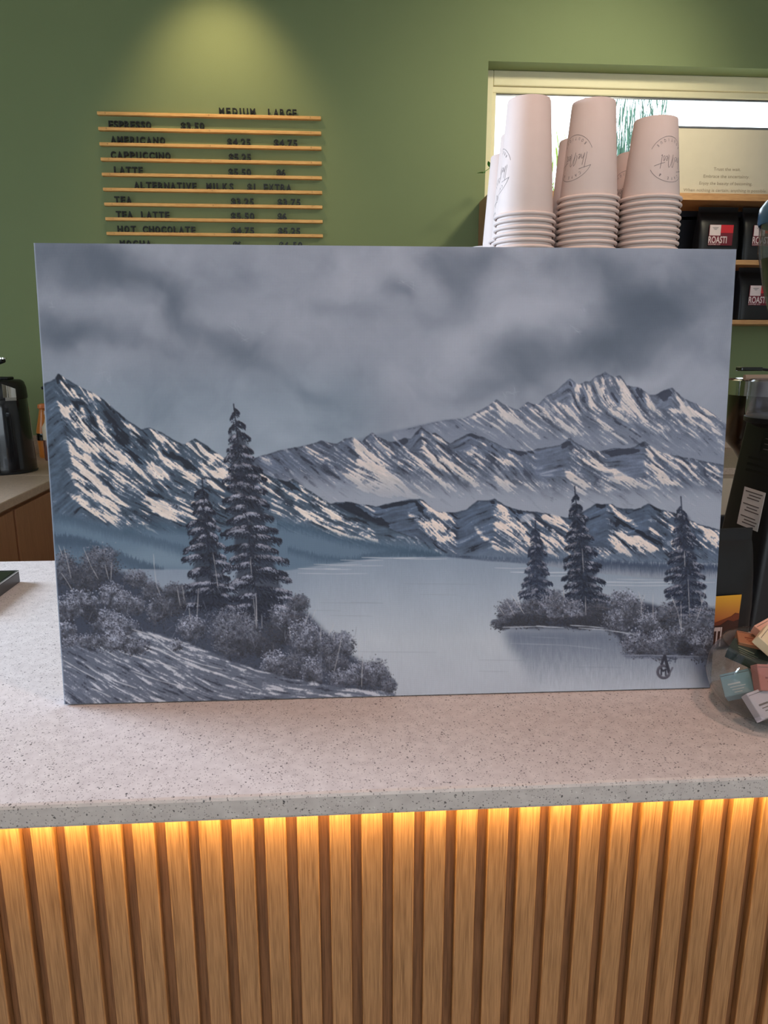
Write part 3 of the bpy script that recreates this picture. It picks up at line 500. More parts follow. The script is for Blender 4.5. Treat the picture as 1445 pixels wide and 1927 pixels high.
    for p in ([(700, 850), (780, 930), (900, 1010), (1050, 1060), (1180, 1090)], [(570, 820), (700, 860), (830, 890), (960, 920)], [(250, 1060), (340, 1120), (450, 1170), (600, 1220)], [(480, 970), (640, 1020), (800, 1060), (880, 1090)], [(290, 900), (380, 960), (480, 1020)], [(100, 1030), (200, 1090), (330, 1160)], [(560, 1100), (760, 1170), (1000, 1230)], [(290, 1220), (360, 1250), (420, 1280)], [(1040, 1080), (1250, 1160), (1440, 1230)], [(730, 940), (900, 1040), (1010, 1080)]):
        line([c5(*q) for q in p], 2.6, (178, 176, 182), .7)
    hgt += bs*(.35*med+.3*fine)
    for x, y, rx, ry, lt in [(250, 1226, 24, 14, .9), (215, 1216, 30, 15, .9), (330, 1222, 12, 10, .9), (170, 1216, 22, 12, .8)]: bush(x, y-6, rx, ry, lt, 1., .3)
    # ---- island and right bank
    lay((40, 44, 58), blur(poly([(934, 1180), (950, 1150), (990, 1135), (1050, 1125), (1110, 1125), (1150, 1130), (1190, 1128), (1240, 1142), (1300, 1142), (1396, 1152), (1396, 1236), (1280, 1234), (1180, 1228), (1160, 1196), (1140, 1184), (1000, 1183)], 3), 3)*.93)
    fir((1281, 936), (1296, 1168), 50, 52, 14, .5, .08, (40, 45, 60)); fir((1081, 917), (1103, 1168), 46, 56, 16, .55, .05, (36, 41, 55)); fir((1007, 982), (1012, 1145), 37, 38, 11, .5, .06, (44, 50, 66))
    for cx, cy, rx, ry, lt in [(170, 800, 60, 70, .75), (230, 810, 60, 60, .7), (330, 790, 80, 70, .6), (450, 770, 80, 90, .75), (560, 800, 60, 70, .85), (700, 810, 80, 70, .3), (300, 850, 120, 35, .05), (640, 855, 130, 35, .08), (860, 760, 90, 80, .95), (830, 850, 80, 70, .9), (920, 800, 60, 70, .6), (1060, 850, 110, 60, .85), (1010, 870, 60, 50, .9), (1120, 800, 60, 60, .6), (1400, 900, 70, 90, .7), (1420, 990, 60, 60, .8), (1330, 860, 90, 90, .75), (1250, 900, 80, 70, .6), (930, 980, 80, 70, .8), (1080, 980, 80, 80, .95), (1180, 960, 70, 70, .7), (1320, 990, 80, 80, .95), (1210, 1010, 40, 40, .05), (1000, 1010, 70, 40, .5), (130, 870, 50, 30, .3)]:
        x, y = c7(cx, cy); bush(x, y, rx/3.14, ry/3.14, lt)
    for p in ([(140, 885), (350, 880), (500, 886)], [(340, 876), (400, 880)], [(540, 872), (640, 878), (740, 888)], [(590, 888), (760, 900), (920, 925)], [(850, 1050), (1000, 1048), (1300, 1056)]): line([c7(*q) for q in p], 2.2, (168, 170, 180), .8)
    lay((86, 90, 106), blur(poly([c7(840, 1042), c7(1360, 1052), c7(1360, 1068), c7(870, 1066)], 1), 1)*.6)
    # ---- bare stems and grasses
    g5 = [[(105, 260), (130, 360), (155, 470)], [(240, 270), (290, 390), (340, 480)], [(385, 380), (410, 480)], [(430, 370), (425, 490)], [(90, 440), (130, 500), (165, 560)], [(715, 310), (722, 420), (735, 520), (762, 590)], [(875, 530), (895, 655)], [(1120, 300), (1135, 400), (1155, 550)], [(1020, 540), (1010, 730)], [(955, 670), (965, 760)], [(1410, 570), (1415, 800)], [(1375, 330), (1380, 440)], [(70, 250), (100, 330)], [(910, 520), (925, 620)]]
    g6 = [[(465, 560), (485, 770)], [(485, 570), (490, 740)], [(520, 680), (522, 770)], [(870, 650), (845, 715)], [(1150, 840), (1150, 980)], [(1175, 930), (1165, 1150)], [(988, 745), (950, 820)], [(1040, 820), (1010, 960), (985, 1065)], [(905, 750), (900, 850)], [(830, 665), (800, 750)], [(995, 800), (985, 850)], [(700, 760), (705, 840)]]
    g7 = [[(190, 690), (230, 750), (268, 805)], [(160, 720), (210, 815)], [(225, 690), (250, 780)], [(1135, 690), (1175, 790), (1200, 915)], [(1195, 730), (1197, 910)], [(1238, 600), (1246, 825)], [(1340, 660), (1315, 760), (1285, 845)], [(1310, 690), (1318, 750)], [(945, 675), (962, 740), (960, 820)], [(982, 690), (962, 745)], [(1030, 690), (1030, 835)], [(1215, 430), (1220, 525)], [(612, 420), (620, 560)], [(500, 650), (505, 720)], [(630, 700), (632, 810)], [(115, 760), (150, 810)]]
    for lst, cf, w in ((g5, c5, 1.4), (g6, c6, 1.3), (g7, c7, 1.4)):
        for p in lst: line([cf(*q) for q in p], w, (166, 162, 166), .8)
    for k in range(90):
        x = 130+R()*560; y = 1130+R()*90+max(0, (x-450)*.25); line([(x, y), (x+N(6), y-10-12*R())], 1.1, grey(90+70*R()), .5)
    # ---- monogram and year in the corner
    s = lambda x, y: (1200+x/9.966, 1200+y/9.966)
    dkc = (44, 44, 54)
    line([s(490, 350), s(440, 500)], 5.0, dkc, .95, False); line([s(495, 350), s(575, 650)], 6.0, dkc, .95, False); line([s(430, 560), s(430, 700)], 3.2, dkc, .9, False); line([s(510, 600), s(515, 710)], 3.2, dkc, .9, False)
    line([s(420, 570), s(465, 630), s(515, 600)], 3.4, dkc, .9, False); line([s(440, 530), s(540, 560)], 3.4, dkc, .9, False)
    arc = [s(475+112*math.cos(t_), 645+115*math.sin(t_)) for t_ in np.linspace(-1.5, -5.9, 18)]
    line(arc, 5.0, (76, 74, 84), .95, False); line([arc[-1], s(640, 570)], 3.4, (86, 85, 96), .9, False)
    line([s(560, 385), s(610, 385), s(560, 440), s(620, 440)], 2.2, (58, 62, 76), .8, False); line([s(650, 370), s(650, 410), s(715, 405)], 2.2, (58, 62, 76), .8, False); line([s(700, 370), s(692, 465)], 2.2, (58, 62, 76), .8, False)
    for x, y, l_ in ((436, 612, 14), (446, 620, 16), (455, 636, 12), (492, 628, 10), (98, 578, 12), (190, 706, 14), (200, 715, 12), (756, 532, 10), (770, 538, 12), (1098, 582, 12), (1084, 620, 14), (962, 738, 14), (950, 742, 10), (975, 600, 8)):
        for k in range(4): line([(x+N(5), y+N(4)), (x+l_*.6+N(4), y+l_*.5+N(4))], 1.3, (150, 154, 166), .28)
    lum = img.mean(-1, keepdims=True); cool = 1-sst(165, 185, lum)
    img *= 1+cool*np.array((-.034, -.004, .008), np.float32)
    # overall thin oil glaze variation following the weave
    img *= (1+.012*(wn-.5))[..., None]
    return np.clip(img, 4, 235), np.clip(hgt, -1.2, 3.5)

# ---------------------------------------------------------------- palette
M_WALL = mat('sage_green_paint', (125, 138, 97), .75, var=.025, scale=3, bump=.12, bscale=420)
M_WHITE_WALL = mat('pale_wall_paint', (214, 208, 196), .8, var=.02, scale=4)
M_CEIL = mat('ceiling_paint', (220, 216, 208), .85, var=.02, scale=4)
M_FLOOR = mat('concrete_floor', (150, 142, 134), .5, var=.1, scale=6)
M_QUARTZ = quartz('speckled_quartz'); M_WARM_QUARTZ = quartz('warm_tint_quartz', (184, 158, 136), (198, 172, 150))  # second quartz is beige, with warm lamplight put into its colour
M_SLAT = wood('oak_slat', (180, 134, 92), (136, 96, 61), (150, 150, 5), .42)
M_SLATBACK = wood('oak_backing', (150, 100, 62), (112, 72, 42), (150, 150, 5), .55)
M_CAB = wood('brown_laminate', (176, 126, 90), (154, 106, 74), (220, 220, 5), .5)
M_GAP_SHADE = mat('recess_shade', (52, 36, 28), .7)
M_RAIL = wood('pine_rail', (238, 186, 116), (214, 156, 88), (8, 120, 120), .5)
M_LETTER = mat('black_acrylic', (20, 20, 20), .4)
M_NAIL = mat('nail_head', (96, 58, 28), .4, .3)
M_FRAME = mat('cream_window_frame', (232, 224, 190), .5, var=.02)
M_CUP = mat('white_paper_cup', (216, 201, 194), .62, var=.012, scale=60, bump=.03, bscale=300)
M_INK = mat('grey_print', (92, 86, 88), .7)
M_LID = mat('white_plastic_lid', (226, 220, 216), .4)
M_STEEL = mat('brushed_steel', (190, 188, 184), .3, 1., var=.05, scale=8, stretch=(1, 1, 60))
M_CHROME = mat('chrome', (226, 224, 220), .08, 1.)
M_DSTEEL = mat('dark_steel', (84, 74, 66), .16, 1., var=.15, scale=6, stretch=(9, 9, 1))
M_BLACK = mat('black_plastic', (17, 17, 20), .42, var=.1)
M_BLACKG = mat('black_gloss', (9, 11, 18), .14, var=.1, coat=.4)
M_BAG = mat('black_coffee_bag', (15, 15, 18), .45, var=.12, scale=30, bump=.35, bscale=26)
M_RED = mat('red_label_print', (206, 38, 48), .5); M_DRED = mat('dark_red_print', (112, 26, 42), .5); M_PALE = mat('pale_label_print', (226, 206, 204), .6)
M_BOARD = mat('cream_board', (206, 194, 172), .5, var=.02); M_BOARDTXT = mat('board_print', (150, 136, 116), .6)
M_ALU = mat('grey_metal_edge', (120, 122, 128), .3, .8)
M_GLASS = thin_glass('clear_glass'); M_HOP = thin_glass('smoky_clear_plastic', (.90, .90, .95), .9, .08)
M_BEAN = mat('roasted_beans', (46, 30, 24), .4, var=.3, scale=80)
M_BLUE = mat('blue_translucent_lid', (70, 118, 156), .25, coat=.3)
M_LED = mat('led_strip_glow', (255, 190, 80), .5, emit=LED_GLOW)
M_GREEN1 = mat('leaf_green', (70, 140, 50), .5, var=.3); M_GREEN2 = mat('reed_green', (88, 124, 108), .6, var=.35, scale=9); M_GREEN3 = mat('lime_frond', (150, 176, 60), .6, var=.3, scale=9)

# ---------------------------------------------------------------- the room
X0, X1, Y0, HC = -2.62, 3.3, -4.5, 3.2
WX0, WX1, WZ0, WZ1, WD = .692, 2.62, 2.06, 2.705, .30          # opening of the back window
struct(MB().box(X0-.3, X1+.3, Y0-.3, WALL_Y+.3, -.1, 0).build('floor', M_FLOOR))
struct(MB().box(X0-.3, X1+.3, Y0-.3, WALL_Y+.3, HC, HC+.1).build('ceiling', M_CEIL))
b = MB()
b.box(X0-.3, WX0, WALL_Y, WALL_Y+WD, 0, HC); b.box(WX1, X1+.3, WALL_Y, WALL_Y+WD, 0, HC); b.box(WX0, WX1, WALL_Y, WALL_Y+WD, 0, WZ0); b.box(WX0, WX1, WALL_Y, WALL_Y+WD, WZ1, HC)
struct(b.build('wall_back', M_WALL))
b = MB()
LW = (.5, 1.7, 1.2, 2.3)
b.box(X0-.12, X0, Y0, LW[0], 0, HC); b.box(X0-.12, X0, LW[1], WALL_Y, 0, HC); b.box(X0-.12, X0, LW[0], LW[1], 0, LW[2]); b.box(X0-.12, X0, LW[0], LW[1], LW[3], HC)
struct(b.build('wall_left', M_WALL))
struct(MB().box(X1, X1+.12, Y0, WALL_Y, 0, HC).build('wall_right', M_WHITE_WALL))
b = MB()
SF = (-1.75, 1.85, .95, 2.75)
b.box(X0, SF[0], Y0-.12, Y0, 0, HC); b.box(SF[1], X1, Y0-.12, Y0, 0, HC); b.box(SF[0], SF[1], Y0-.12, Y0, 0, SF[2]); b.box(SF[0], SF[1], Y0-.12, Y0, SF[3], HC)
struct(b.build('wall_front', M_WHITE_WALL))
# back window: frame set at the outer side of the reveal, stops, glass
FY = WALL_Y+.10
w1 = struct(MB().rbox(WX0+.0455, WX1-.0455, FY, FY+.06, WZ0, WZ0+.05, .004).build('window_1', M_FRAME))
for args in ((WX0, WX0+.045, WZ0, WZ1), (WX1-.045, WX1, WZ0, WZ1), (WX0+.0455, WX1-.0455, WZ1-.062, WZ1)):
    MB().rbox(args[0], args[1], FY, FY+.06, args[2], args[3], .004).build('window_frame', M_FRAME, w1)
MB().rbox(WX0+.045, WX1-.045, FY+.012, FY+.05, WZ1-.088, WZ1-.062, .003).build('glazing_bead', M_FRAME, w1)
MB().rbox(WX0+.045, WX0+.062, FY+.012, FY+.05, WZ0+.05, WZ1-.088, .003).build('glazing_bead', M_FRAME, w1)
MB().box(WX0+.062, WX1-.045, FY+.026, FY+.034, WZ1-.096, WZ1-.088).build('gasket', M_ALU, w1)
MB().box(WX0+.045, WX1-.045, FY+.028, FY+.032, WZ0+.05, WZ1-.09).build('pane', M_GLASS, w1)
MB().rbox(WX0+.001, WX1-.001, WALL_Y-.012, FY-.001, WZ0, WZ0+.02, .003).build('bounce_sill', M_FRAME, w1)  # added pale ledge that bounces daylight up to the window head
w2 = struct(MB().rbox(X0-.09, X0-.03, LW[0], LW[1], LW[2], LW[2]+.05, .004).build('window_2', M_FRAME))
for a in ((LW[0], LW[0]+.05, LW[2], LW[3]), (LW[1]-.05, LW[1], LW[2], LW[3]), (LW[0], LW[1], LW[3]-.05, LW[3])):
    MB().rbox(X0-.09, X0-.03, a[0], a[1], a[2], a[3], .004).build('window_frame', M_FRAME, w2)
w3 = struct(MB().rbox(SF[0], SF[1], Y0-.09, Y0-.03, SF[2], SF[2]+.06, .004).build('window_3', M_ALU))
for k in range(5):
    x = SF[0]+.03+(SF[1]-SF[0]-.06)*k/4
    MB().rbox(x-.03, x+.03, Y0-.09, Y0-.03, SF[2], SF[3], .004).build('mullion', M_ALU, w3)

# ---------------------------------------------------------------- the bar: worktop, slatted front, LED strip
CX0, CX1, CD, CT = -1.0, 2.3, .947, .030
tag(MB().rbox(CX0, CX1, 0, CD, 1-CT, 1.0, .0045).build('worktop', M_QUARTZ), 'long pale speckled quartz worktop carrying the mountain painting', 'worktop')
OV = .05                                                     # overhang of the worktop over the slats
cf = empty('counter_front', (0, OV, 0), 'front of the bar clad in vertical oak slats under a warm glow', 'counter')
MB().box(CX0+.03, CX1-.03, .0125, .034, .09, 1-CT).build('back_panel', M_SLATBACK, cf)
MB().box(CX0+.06, CX1-.06, .06, .09, 0, .09).build('toe_kick', M_BLACK, cf)
sl = MB().rbox(-.01275, .01275, 0, .0125, .09, 1-CT-.002, .0016, seg=2).mesh('slat')
pitch = .03855
k0 = math.ceil((CX0+.05-.0253)/pitch); k1 = math.floor((CX1-.07-.0253)/pitch)
for k in range(k0, k1+1):
    put('slat', sl, M_SLAT, cf, (.0253+.01275+k*pitch, 0, 0))
b = MB().box(CX0+.03, CX0+.05, .034, CD-OV-.05, 0, 1-CT); b.box(CX1-.05, CX1-.03, .034, CD-OV-.05, 0, 1-CT); b.box(CX0+.05, CX1-.05, CD-OV-.07, CD-OV-.05, 0, 1-CT)
b.build('carcass', M_CAB, cf)
led = empty('led_strip', (0, .036, 1-CT), 'warm LED strip hidden under the front lip of the worktop', 'light strip')
MB().box(CX0+.04, CX1-.04, -.005, .005, -.006, -.0005).build('channel', M_ALU, led)
MB().box(CX0+.04, CX1-.04, -.004, .004, -.0085, -.006).build('diffuser', M_LED, led)
la = area('led_strip_light', (.4, .036, 1-CT-.0095), (.4, .042, .5), 3.0, .008, LED, (1.0, .64, .19)); la.parent = led; la.location = (.4, 0, -.0095)

# side counter along the left and counter under the back wall
tag(MB().rbox(-1.75, -1.06, 1.05, 2.135, .97, 1.0, .004).build('side_worktop', M_WARM_QUARTZ), 'side worktop with warm light put into its colour, holding the black airpot', 'worktop')
sc_ = empty('side_cabinet', (-1.40, 1.6, 0), 'brown wood base cabinet under the warm-tinted side worktop', 'cabinet')
MB().box(-.33, .315, -.53, .53, .08, .97).build('body', M_CAB, sc_)
for y0, y1 in ((-.52, -.32), (-.30, .10), (.115, .52)): MB().rbox(.315, .333, y0, y1, .10, .955, .002).build('door', M_CAB, sc_)
MB().box(.3145, .317, -.322, -.298, .10, .955).build('gap_shade', M_GAP_SHADE, sc_); MB().box(-.30, .29, -.50, .50, 0, .08).build('toe_kick', M_BLACK, sc_)  # dark strip paints the shade inside the door gap
tag(MB().rbox(-1.95, 3.0, 2.14, WALL_Y, .97, 1.0, .004).build('back_worktop', M_WARM_QUARTZ), 'beige worktop running along the green back wall', 'worktop')
tag(MB().rbox(-1.95, 3.0, WALL_Y-.02, WALL_Y, 1.0, 1.085, .003).build('backsplash', M_WARM_QUARTZ), 'low beige stone upstand against the green back wall', 'backsplash')
bc = empty('back_cabinet', (.6, 2.45, 0), 'cream base cabinet under the back worktop', 'cabinet')
M_CREAM = mat('cream_cabinet', (206, 184, 158), .5)
MB().box(-2.4, 2.3, -.285, .29, .08, .97).build('body', M_CREAM, bc)
for k in range(8): MB().rbox(-2.39+k*.586, -2.39+k*.586+.578, -.30, -.285, .10, .955, .002).build('door', M_CREAM, bc)
ot = empty('socket_box', (1.62, 2.148, .74), 'small black box with a white switch on the cream cabinet', 'socket')
MB().rbox(-.045, .045, -.03, 0, -.06, .06, .004).build('housing', M_BLACK, ot); MB().rbox(-.006, .012, -.034, -.029, .008, .03, .002).build('switch', M_PALE, ot); MB().lathe([(0, -.003), (.011, -.003), (.011, .002)], 16, Matrix.Translation((0, -.03, -.022)) @ Matrix.Rotation(PI/2, 4, 'X')).build('dial', M_STEEL, ot)

# ---------------------------------------------------------------- the canvas
CW, CH, CTH = .914, .610, .019
cv = empty('canvas_painting', (.0804, .2212, 1.0019), 'large blue-grey oil painting of snowy mountains and a lake', 'painting')
cv.rotation_euler = (math.radians(-5.018), 0, math.radians(-.603))
art, relief = make_artwork()
NX, NY = 1180, 788
corner_src = np.array([(65, 462), (1387, 471), (1336, 1294), (119, 1328)], float)      # sheet corners: tl, tr, br, bl
A_ = []
for (u, v), (x, y) in zip(((0, 0), (1, 0), (1, 1), (0, 1)), corner_src):
    A_ += [[u, v, 1, 0, 0, 0, -u*x, -v*x, x], [0, 0, 0, u, v, 1, -u*y, -v*y, y]]
A_ = np.array(A_); hm = np.append(np.linalg.solve(A_[:, :8], A_[:, 8]), 1).reshape(3, 3)
uu, vv = np.meshgrid(np.linspace(0, 1, NX), np.linspace(0, 1, NY))
q = hm @ np.stack([uu.ravel(), vv.ravel(), np.ones(NX*NY)]); sx = np.clip(q[0]/q[2]-PX0, 0, PWD-1.01); sy = np.clip(q[1]/q[2]-PY0, 0, PHT-1.01)
ix = sx.astype(int); iy = sy.astype(int); fx = (sx-ix)[:, None]; fy = (sy-iy)[:, None]
def samp(a): return (a[iy, ix]*(1-fx)+a[iy, ix+1]*fx)*(1-fy)+(a[iy+1, ix]*(1-fx)+a[iy+1, ix+1]*fx)*fy
colr = samp(art)/255.; colr = np.where(colr <= .04045, colr/12.92, ((colr+.055)/1.055)**2.4)*PAINT_GAIN
bare = np.clip(1.4-uu.ravel()*CW/.0012, 0, 1)[:, None]*.8; colr = colr*(1-bare)+np.array([[.42, .52, .68]])*bare      # primed canvas showing along the left edge
hh = samp(relief[..., None])[:, 0]*.00032
edge = np.minimum(np.minimum(uu, 1-uu)*CW, np.minimum(vv, 1-vv)*CH).ravel(); hh = hh*np.clip(edge/.004, 0, 1)
P = np.stack([(uu.ravel()-.5)*CW, -hh, (1-vv.ravel())*CH], 1).astype(np.float32)
i0 = (np.arange(NY-1)[:, None]*NX+np.arange(NX-1)[None]).ravel()
F = np.stack([i0, i0+NX, i0+NX+1, i0+1], 1).astype(np.int32)
me = bpy.data.meshes.new('painted_canvas'); me.vertices.add(len(P)); me.vertices.foreach_set('co', P.ravel()); me.loops.add(F.size); me.loops.foreach_set('vertex_index', F.ravel())
me.polygons.add(len(F)); me.polygons.foreach_set('loop_start', np.arange(0, F.size, 4, dtype=np.int32)); me.update(calc_edges=True)
me.polygons.foreach_set('use_smooth', np.ones(len(F), bool))
ca_ = me.color_attributes.new('paint', 'FLOAT_COLOR', 'POINT'); ca_.data.foreach_set('color', np.concatenate([np.clip(colr, 0, 1), np.ones((len(colr), 1))], 1).astype(np.float32).ravel())
mp_, nt, bsdf = nodes('oil_paint_on_canvas'); at = nt.nodes.new('ShaderNodeAttribute'); at.attribute_name = 'paint'; nt.links.new(at.outputs['Color'], bsdf.inputs['Base Color']); bsdf.inputs['Roughness'].default_value = .55; bsdf.inputs['Specular IOR Level'].default_value = .28
tcn = nt.nodes.new('ShaderNodeTexCoord'); bps = None
for ax in ('X', 'Z'):
    wv = nt.nodes.new('ShaderNodeTexWave'); wv.bands_direction = ax; wv.inputs['Scale'].default_value = 300; wv.inputs['Distortion'].default_value = 1.2; nt.links.new(tcn.outputs['Object'], wv.inputs['Vector'])
    bp = nt.nodes.new('ShaderNodeBump'); bp.inputs['Strength'].default_value = .12; bp.inputs['Distance'].default_value = .0006; nt.links.new(wv.outputs['Fac'], bp.inputs['Height'])
    if bps: nt.links.new(bps.outputs['Normal'], bp.inputs['Normal'])
    bps = bp
nt.links.new(bps.outputs['Normal'], bsdf.inputs['Normal'])
put('painted_canvas', me, mp_, cv)
M_CANV = mat('canvas_edge_primer', (176, 184, 200), .7, var=.25, scale=70, bump=.2)
b = MB()
for x0, x1, z0, z1 in ((-CW/2, -CW/2+.0015, 0, CH), (CW/2-.0015, CW/2, 0, CH), (-CW/2, CW/2, 0, .0015), (-CW/2, CW/2, CH-.0015, CH)): b.box(x0, x1, .0002, CTH, z0, z1)
b.build('canvas_edge', M_CANV, cv)
M_STR = wood('stretcher_pine', (214, 180, 130), (190, 152, 104), (60, 60, 60), .6)
for x0, x1, z0, z1 in ((-CW/2+.002, -CW/2+.042, .002, CH-.002), (CW/2-.042, CW/2-.002, .002, CH-.002), (-CW/2+.042, CW/2-.042, .002, .042), (-CW/2+.042, CW/2-.042, CH-.042, CH-.002)): MB().box(x0, x1, .004, CTH-.0005, z0, z1).build('stretcher_bar', M_STR, cv)

# ---------------------------------------------------------------- menu rails
ROWS = [[('MEDIUM', -.478, -.324), ('LARGE', -.269, -.146)], [('ESPRESSO', -.948, -.77), ('$3.50', -.644, -.544)], [('AMERICANO', -.944, -.715), ('$4.25', -.449, -.349), ('$4.75', -.248, -.146)], [('CAPPUCCINO', -.949, -.696), ('$5.25', -.445, -.349)], [('LATTE', -.94, -.818), ('$5.50', -.45, -.351), ('$6', -.24, -.201)], [('ALTERNATIVE', -.859, -.591), ('MILKS', -.548, -.43), ('$1', -.37, -.335), ('EXTRA', -.298, -.177)], [('TEA', -.948, -.875), ('$3.25', -.444, -.344), ('$3.75', -.239, -.138)], [('TEA', -.946, -.875), ('LATTE', -.838, -.716), ('$5.50', -.447, -.344), ('$6', -.241, -.201)], [('HOT', -.944, -.865), ('CHOCOLATE', -.835, -.606), ('$4.75', -.448, -.347), ('$5.25', -.241, -.142)], [('MOCHA', -.939, -.803), ('$6', -.443, -.406), ('$6.50', -.238, -.134)]]
NAMES = ['the size headings MEDIUM and LARGE', 'ESPRESSO and its price', 'AMERICANO and its prices', 'CAPPUCCINO and its price', 'LATTE and its prices', 'ALTERNATIVE MILKS $1 EXTRA', 'TEA and its prices', 'TEA LATTE and its prices', 'HOT CHOCOLATE and its prices', 'MOCHA and its prices, lowest in view']
rail_me = MB().rbox(-.475, .475, -.022, 0, -.0065, .0065, .0015).mesh('ledge')
nail_me = MB().lathe([(0, -.0012), (.0022, -.0012), (.0022, .001)], 10, Matrix.Rotation(PI/2, 4, 'X')).mesh('nail')
lcache = {}
LH = .0275
for i, row in enumerate(ROWS):
    rz = 2.4575-.0604*i
    r = empty('menu_rail', (-.516, WALL_Y, rz), 'pine menu ledge on the green wall spelling '+NAMES[i], 'menu rail', 'menu rails on the green wall')
    put('ledge', rail_me, M_RAIL, r)
    for nx in (-.44, -.005, .43): put('nail', nail_me, M_NAIL, r, (nx, -.0225, .001))
    for wd, xa, xb in row:
        n = len(wd); nat = []
        for ch in wd:
            v, f, w_ = text_pts(ch, None, LH, .06, .028)
            if ch not in lcache:
                v2 = v.copy(); w_ = min(w_, .0215)
                lcache[ch] = (MB().add([(x*w_/max(v[:, 0].max(), 1e-6), -z*.06, y) for x, y, z in v2], f).mesh('letter'), w_)
            nat.append(lcache[ch][1])
        gap = ((xb-xa)-sum(nat))/max(n-1, 1); x = xa+.516
        for ch, w_ in zip(wd, nat):
            put('letter', lcache[ch][0], M_LETTER, r, (x, -.011, .0055)); x += w_+gap

# ---------------------------------------------------------------- hanging shelf unit with coffee bags and the board
SX0, SX1, SY = .668, 2.50, 2.50
su = empty('shelf_unit', (SX0, SY, 1.588), 'wooden wall shelf of three boards, dark at the back, below the window', 'shelf')
M_SHELF = wood('oak_shelf', (206, 156, 104), (176, 124, 78), (6, 140, 140), .5); M_SHELFV = wood('oak_side', (176, 132, 98), (150, 108, 78), (140, 140, 6), .5)
M_SBACK = mat('dark_shelf_back', (24, 26, 36), .6)
MB().rbox(0, .022, 0, WALL_Y-SY, 0, .540, .0015).build('side_panel', M_SHELFV, su); MB().rbox(SX1-SX0-.022, SX1-SX0, 0, WALL_Y-SY, 0, .540, .0015).build('side_panel', M_SHELFV, su)
for z0, z1 in ((.514, .5425), (.2525, .273), (0, .019)): MB().rbox(.0225, SX1-SX0-.0225, 0, WALL_Y-SY-.001, z0, z1, .0015).build('board', M_SHELF, su)
MB().box(.0225, SX1-SX0-.0225, WALL_Y-SY-.012, WALL_Y-SY-.002, .0195, .514).build('back_panel', M_SBACK, su)  # dark sheet closing the shelves at the back
def pouch(w, d, h, top=.004, n=28, seed=1):
    rnd = random.Random(seed); b = MB(); rings = []
    for k, (t, ww, dd) in enumerate(((0, .94, .86), (.02, .99, .98), (.12, 1, 1), (.35, 1, .98), (.6, .99, .84), (.78, .985, .5), (.88, .985, .22), (.90, .99, .1), (.905, .985, .08), (1., .985, .06))):
        ring = []
        for i in range(n):
            a = 2*PI*i/n; e = .38
            cx_ = math.copysign(abs(math.cos(a))**e, math.cos(a)); cy_ = math.copysign(abs(math.sin(a))**e, math.sin(a))
            wob = 1+.03*(rnd.random()-.5)*(1 if .05 < t < .9 else 0)
            ring.append((cx_*w/2*ww*wob, cy_*max(d/2*dd, top/2)*wob, t*h))
        rings.append(ring)
    vs = [p for r_ in rings for p in r_]; fs = [(j*n+i, j*n+(i+1) % n, (j+1)*n+(i+1) % n, (j+1)*n+i) for j in range(len(rings)-1) for i in range(n)]
    fs += [tuple(range(n))[::-1], tuple((len(rings)-1)*n+i for i in range(n))]
    return b.add(vs, fs)
def flat_text(txt, x, z, width, height, M, name, parent, bold=0., y=0.):
    v, f, w_ = text_pts(txt, width, height, 0., bold)
    return MB().add([(x+p[0], y, z+p[1]) for p in v], f).build(name, M, parent)
bag_me = pouch(.185, .085, .232, seed=3).mesh('pouch', True)
def coffee_bag(x, z, label, rz=0., w=.185):
    r = empty('coffee_bag', (x, 2.60, z), label, 'coffee bag', 'black coffee bags on the shelf', rz)
    put('pouch', bag_me, M_BAG, r)
    pl = MB().box(-.056, .052, -.0475, -.0425, .066, .152).build('front_label', M_DRED, r)
    MB().box(-.004, .052, -.0480, -.0475, .118, .151).build('red_square', M_RED, pl); MB().box(-.055, -.005, -.0480, -.0475, .107, .151).build('pale_square', M_PALE, pl)
    flat_text('ROASTI', -.058, .076, .084, .027, M_PALE, 'lettering', pl, .02, -.0483)
    flat_text('COFFEE CO', -.058, .0675, .056, .0055, M_PALE, 'lettering', pl, 0, -.0483)
    for k in range(3): MB().box(-.043+k*.004, -.016-k*.004, -.0484, -.0480, .139-k*.004, .1405-k*.004).build('print_line', M_INK, pl)
    return r
ZM, ZB = 1.588+.273, 1.588+.019
coffee_bag(1.712, ZM, 'black coffee bag with red label on the upper shelf, nearest the paper cups')
coffee_bag(1.914, ZM, 'black coffee bag on the upper shelf, half behind the blue-lidded hopper')
coffee_bag(1.926, ZB, 'black coffee bag with red label on the lower shelf by the painting corner')
bd = empty('quote_board', (1.70, 2.535, 2.1305), 'cream board with four lines of small print on top of the shelf', 'sign')
MB().rbox(-.26, .26, 0, .012, 0, .262, .001).build('panel', M_BOARD, bd); MB().rbox(-.262, .262, -.002, .014, .262, .270, .001).build('top_edge', M_ALU, bd)
for txt, z, w_ in (('Trust the wait.', .098, .120), ('Embrace the uncertainty.', .069, .205), ('Enjoy the beauty of becoming.', .041, .236), ('When nothing is certain, anything is possible.', .013, .372)):
    flat_text(txt, -w_/2, z, w_, .0125, M_BOARDTXT, 'lettering', bd, .0, -.0008)

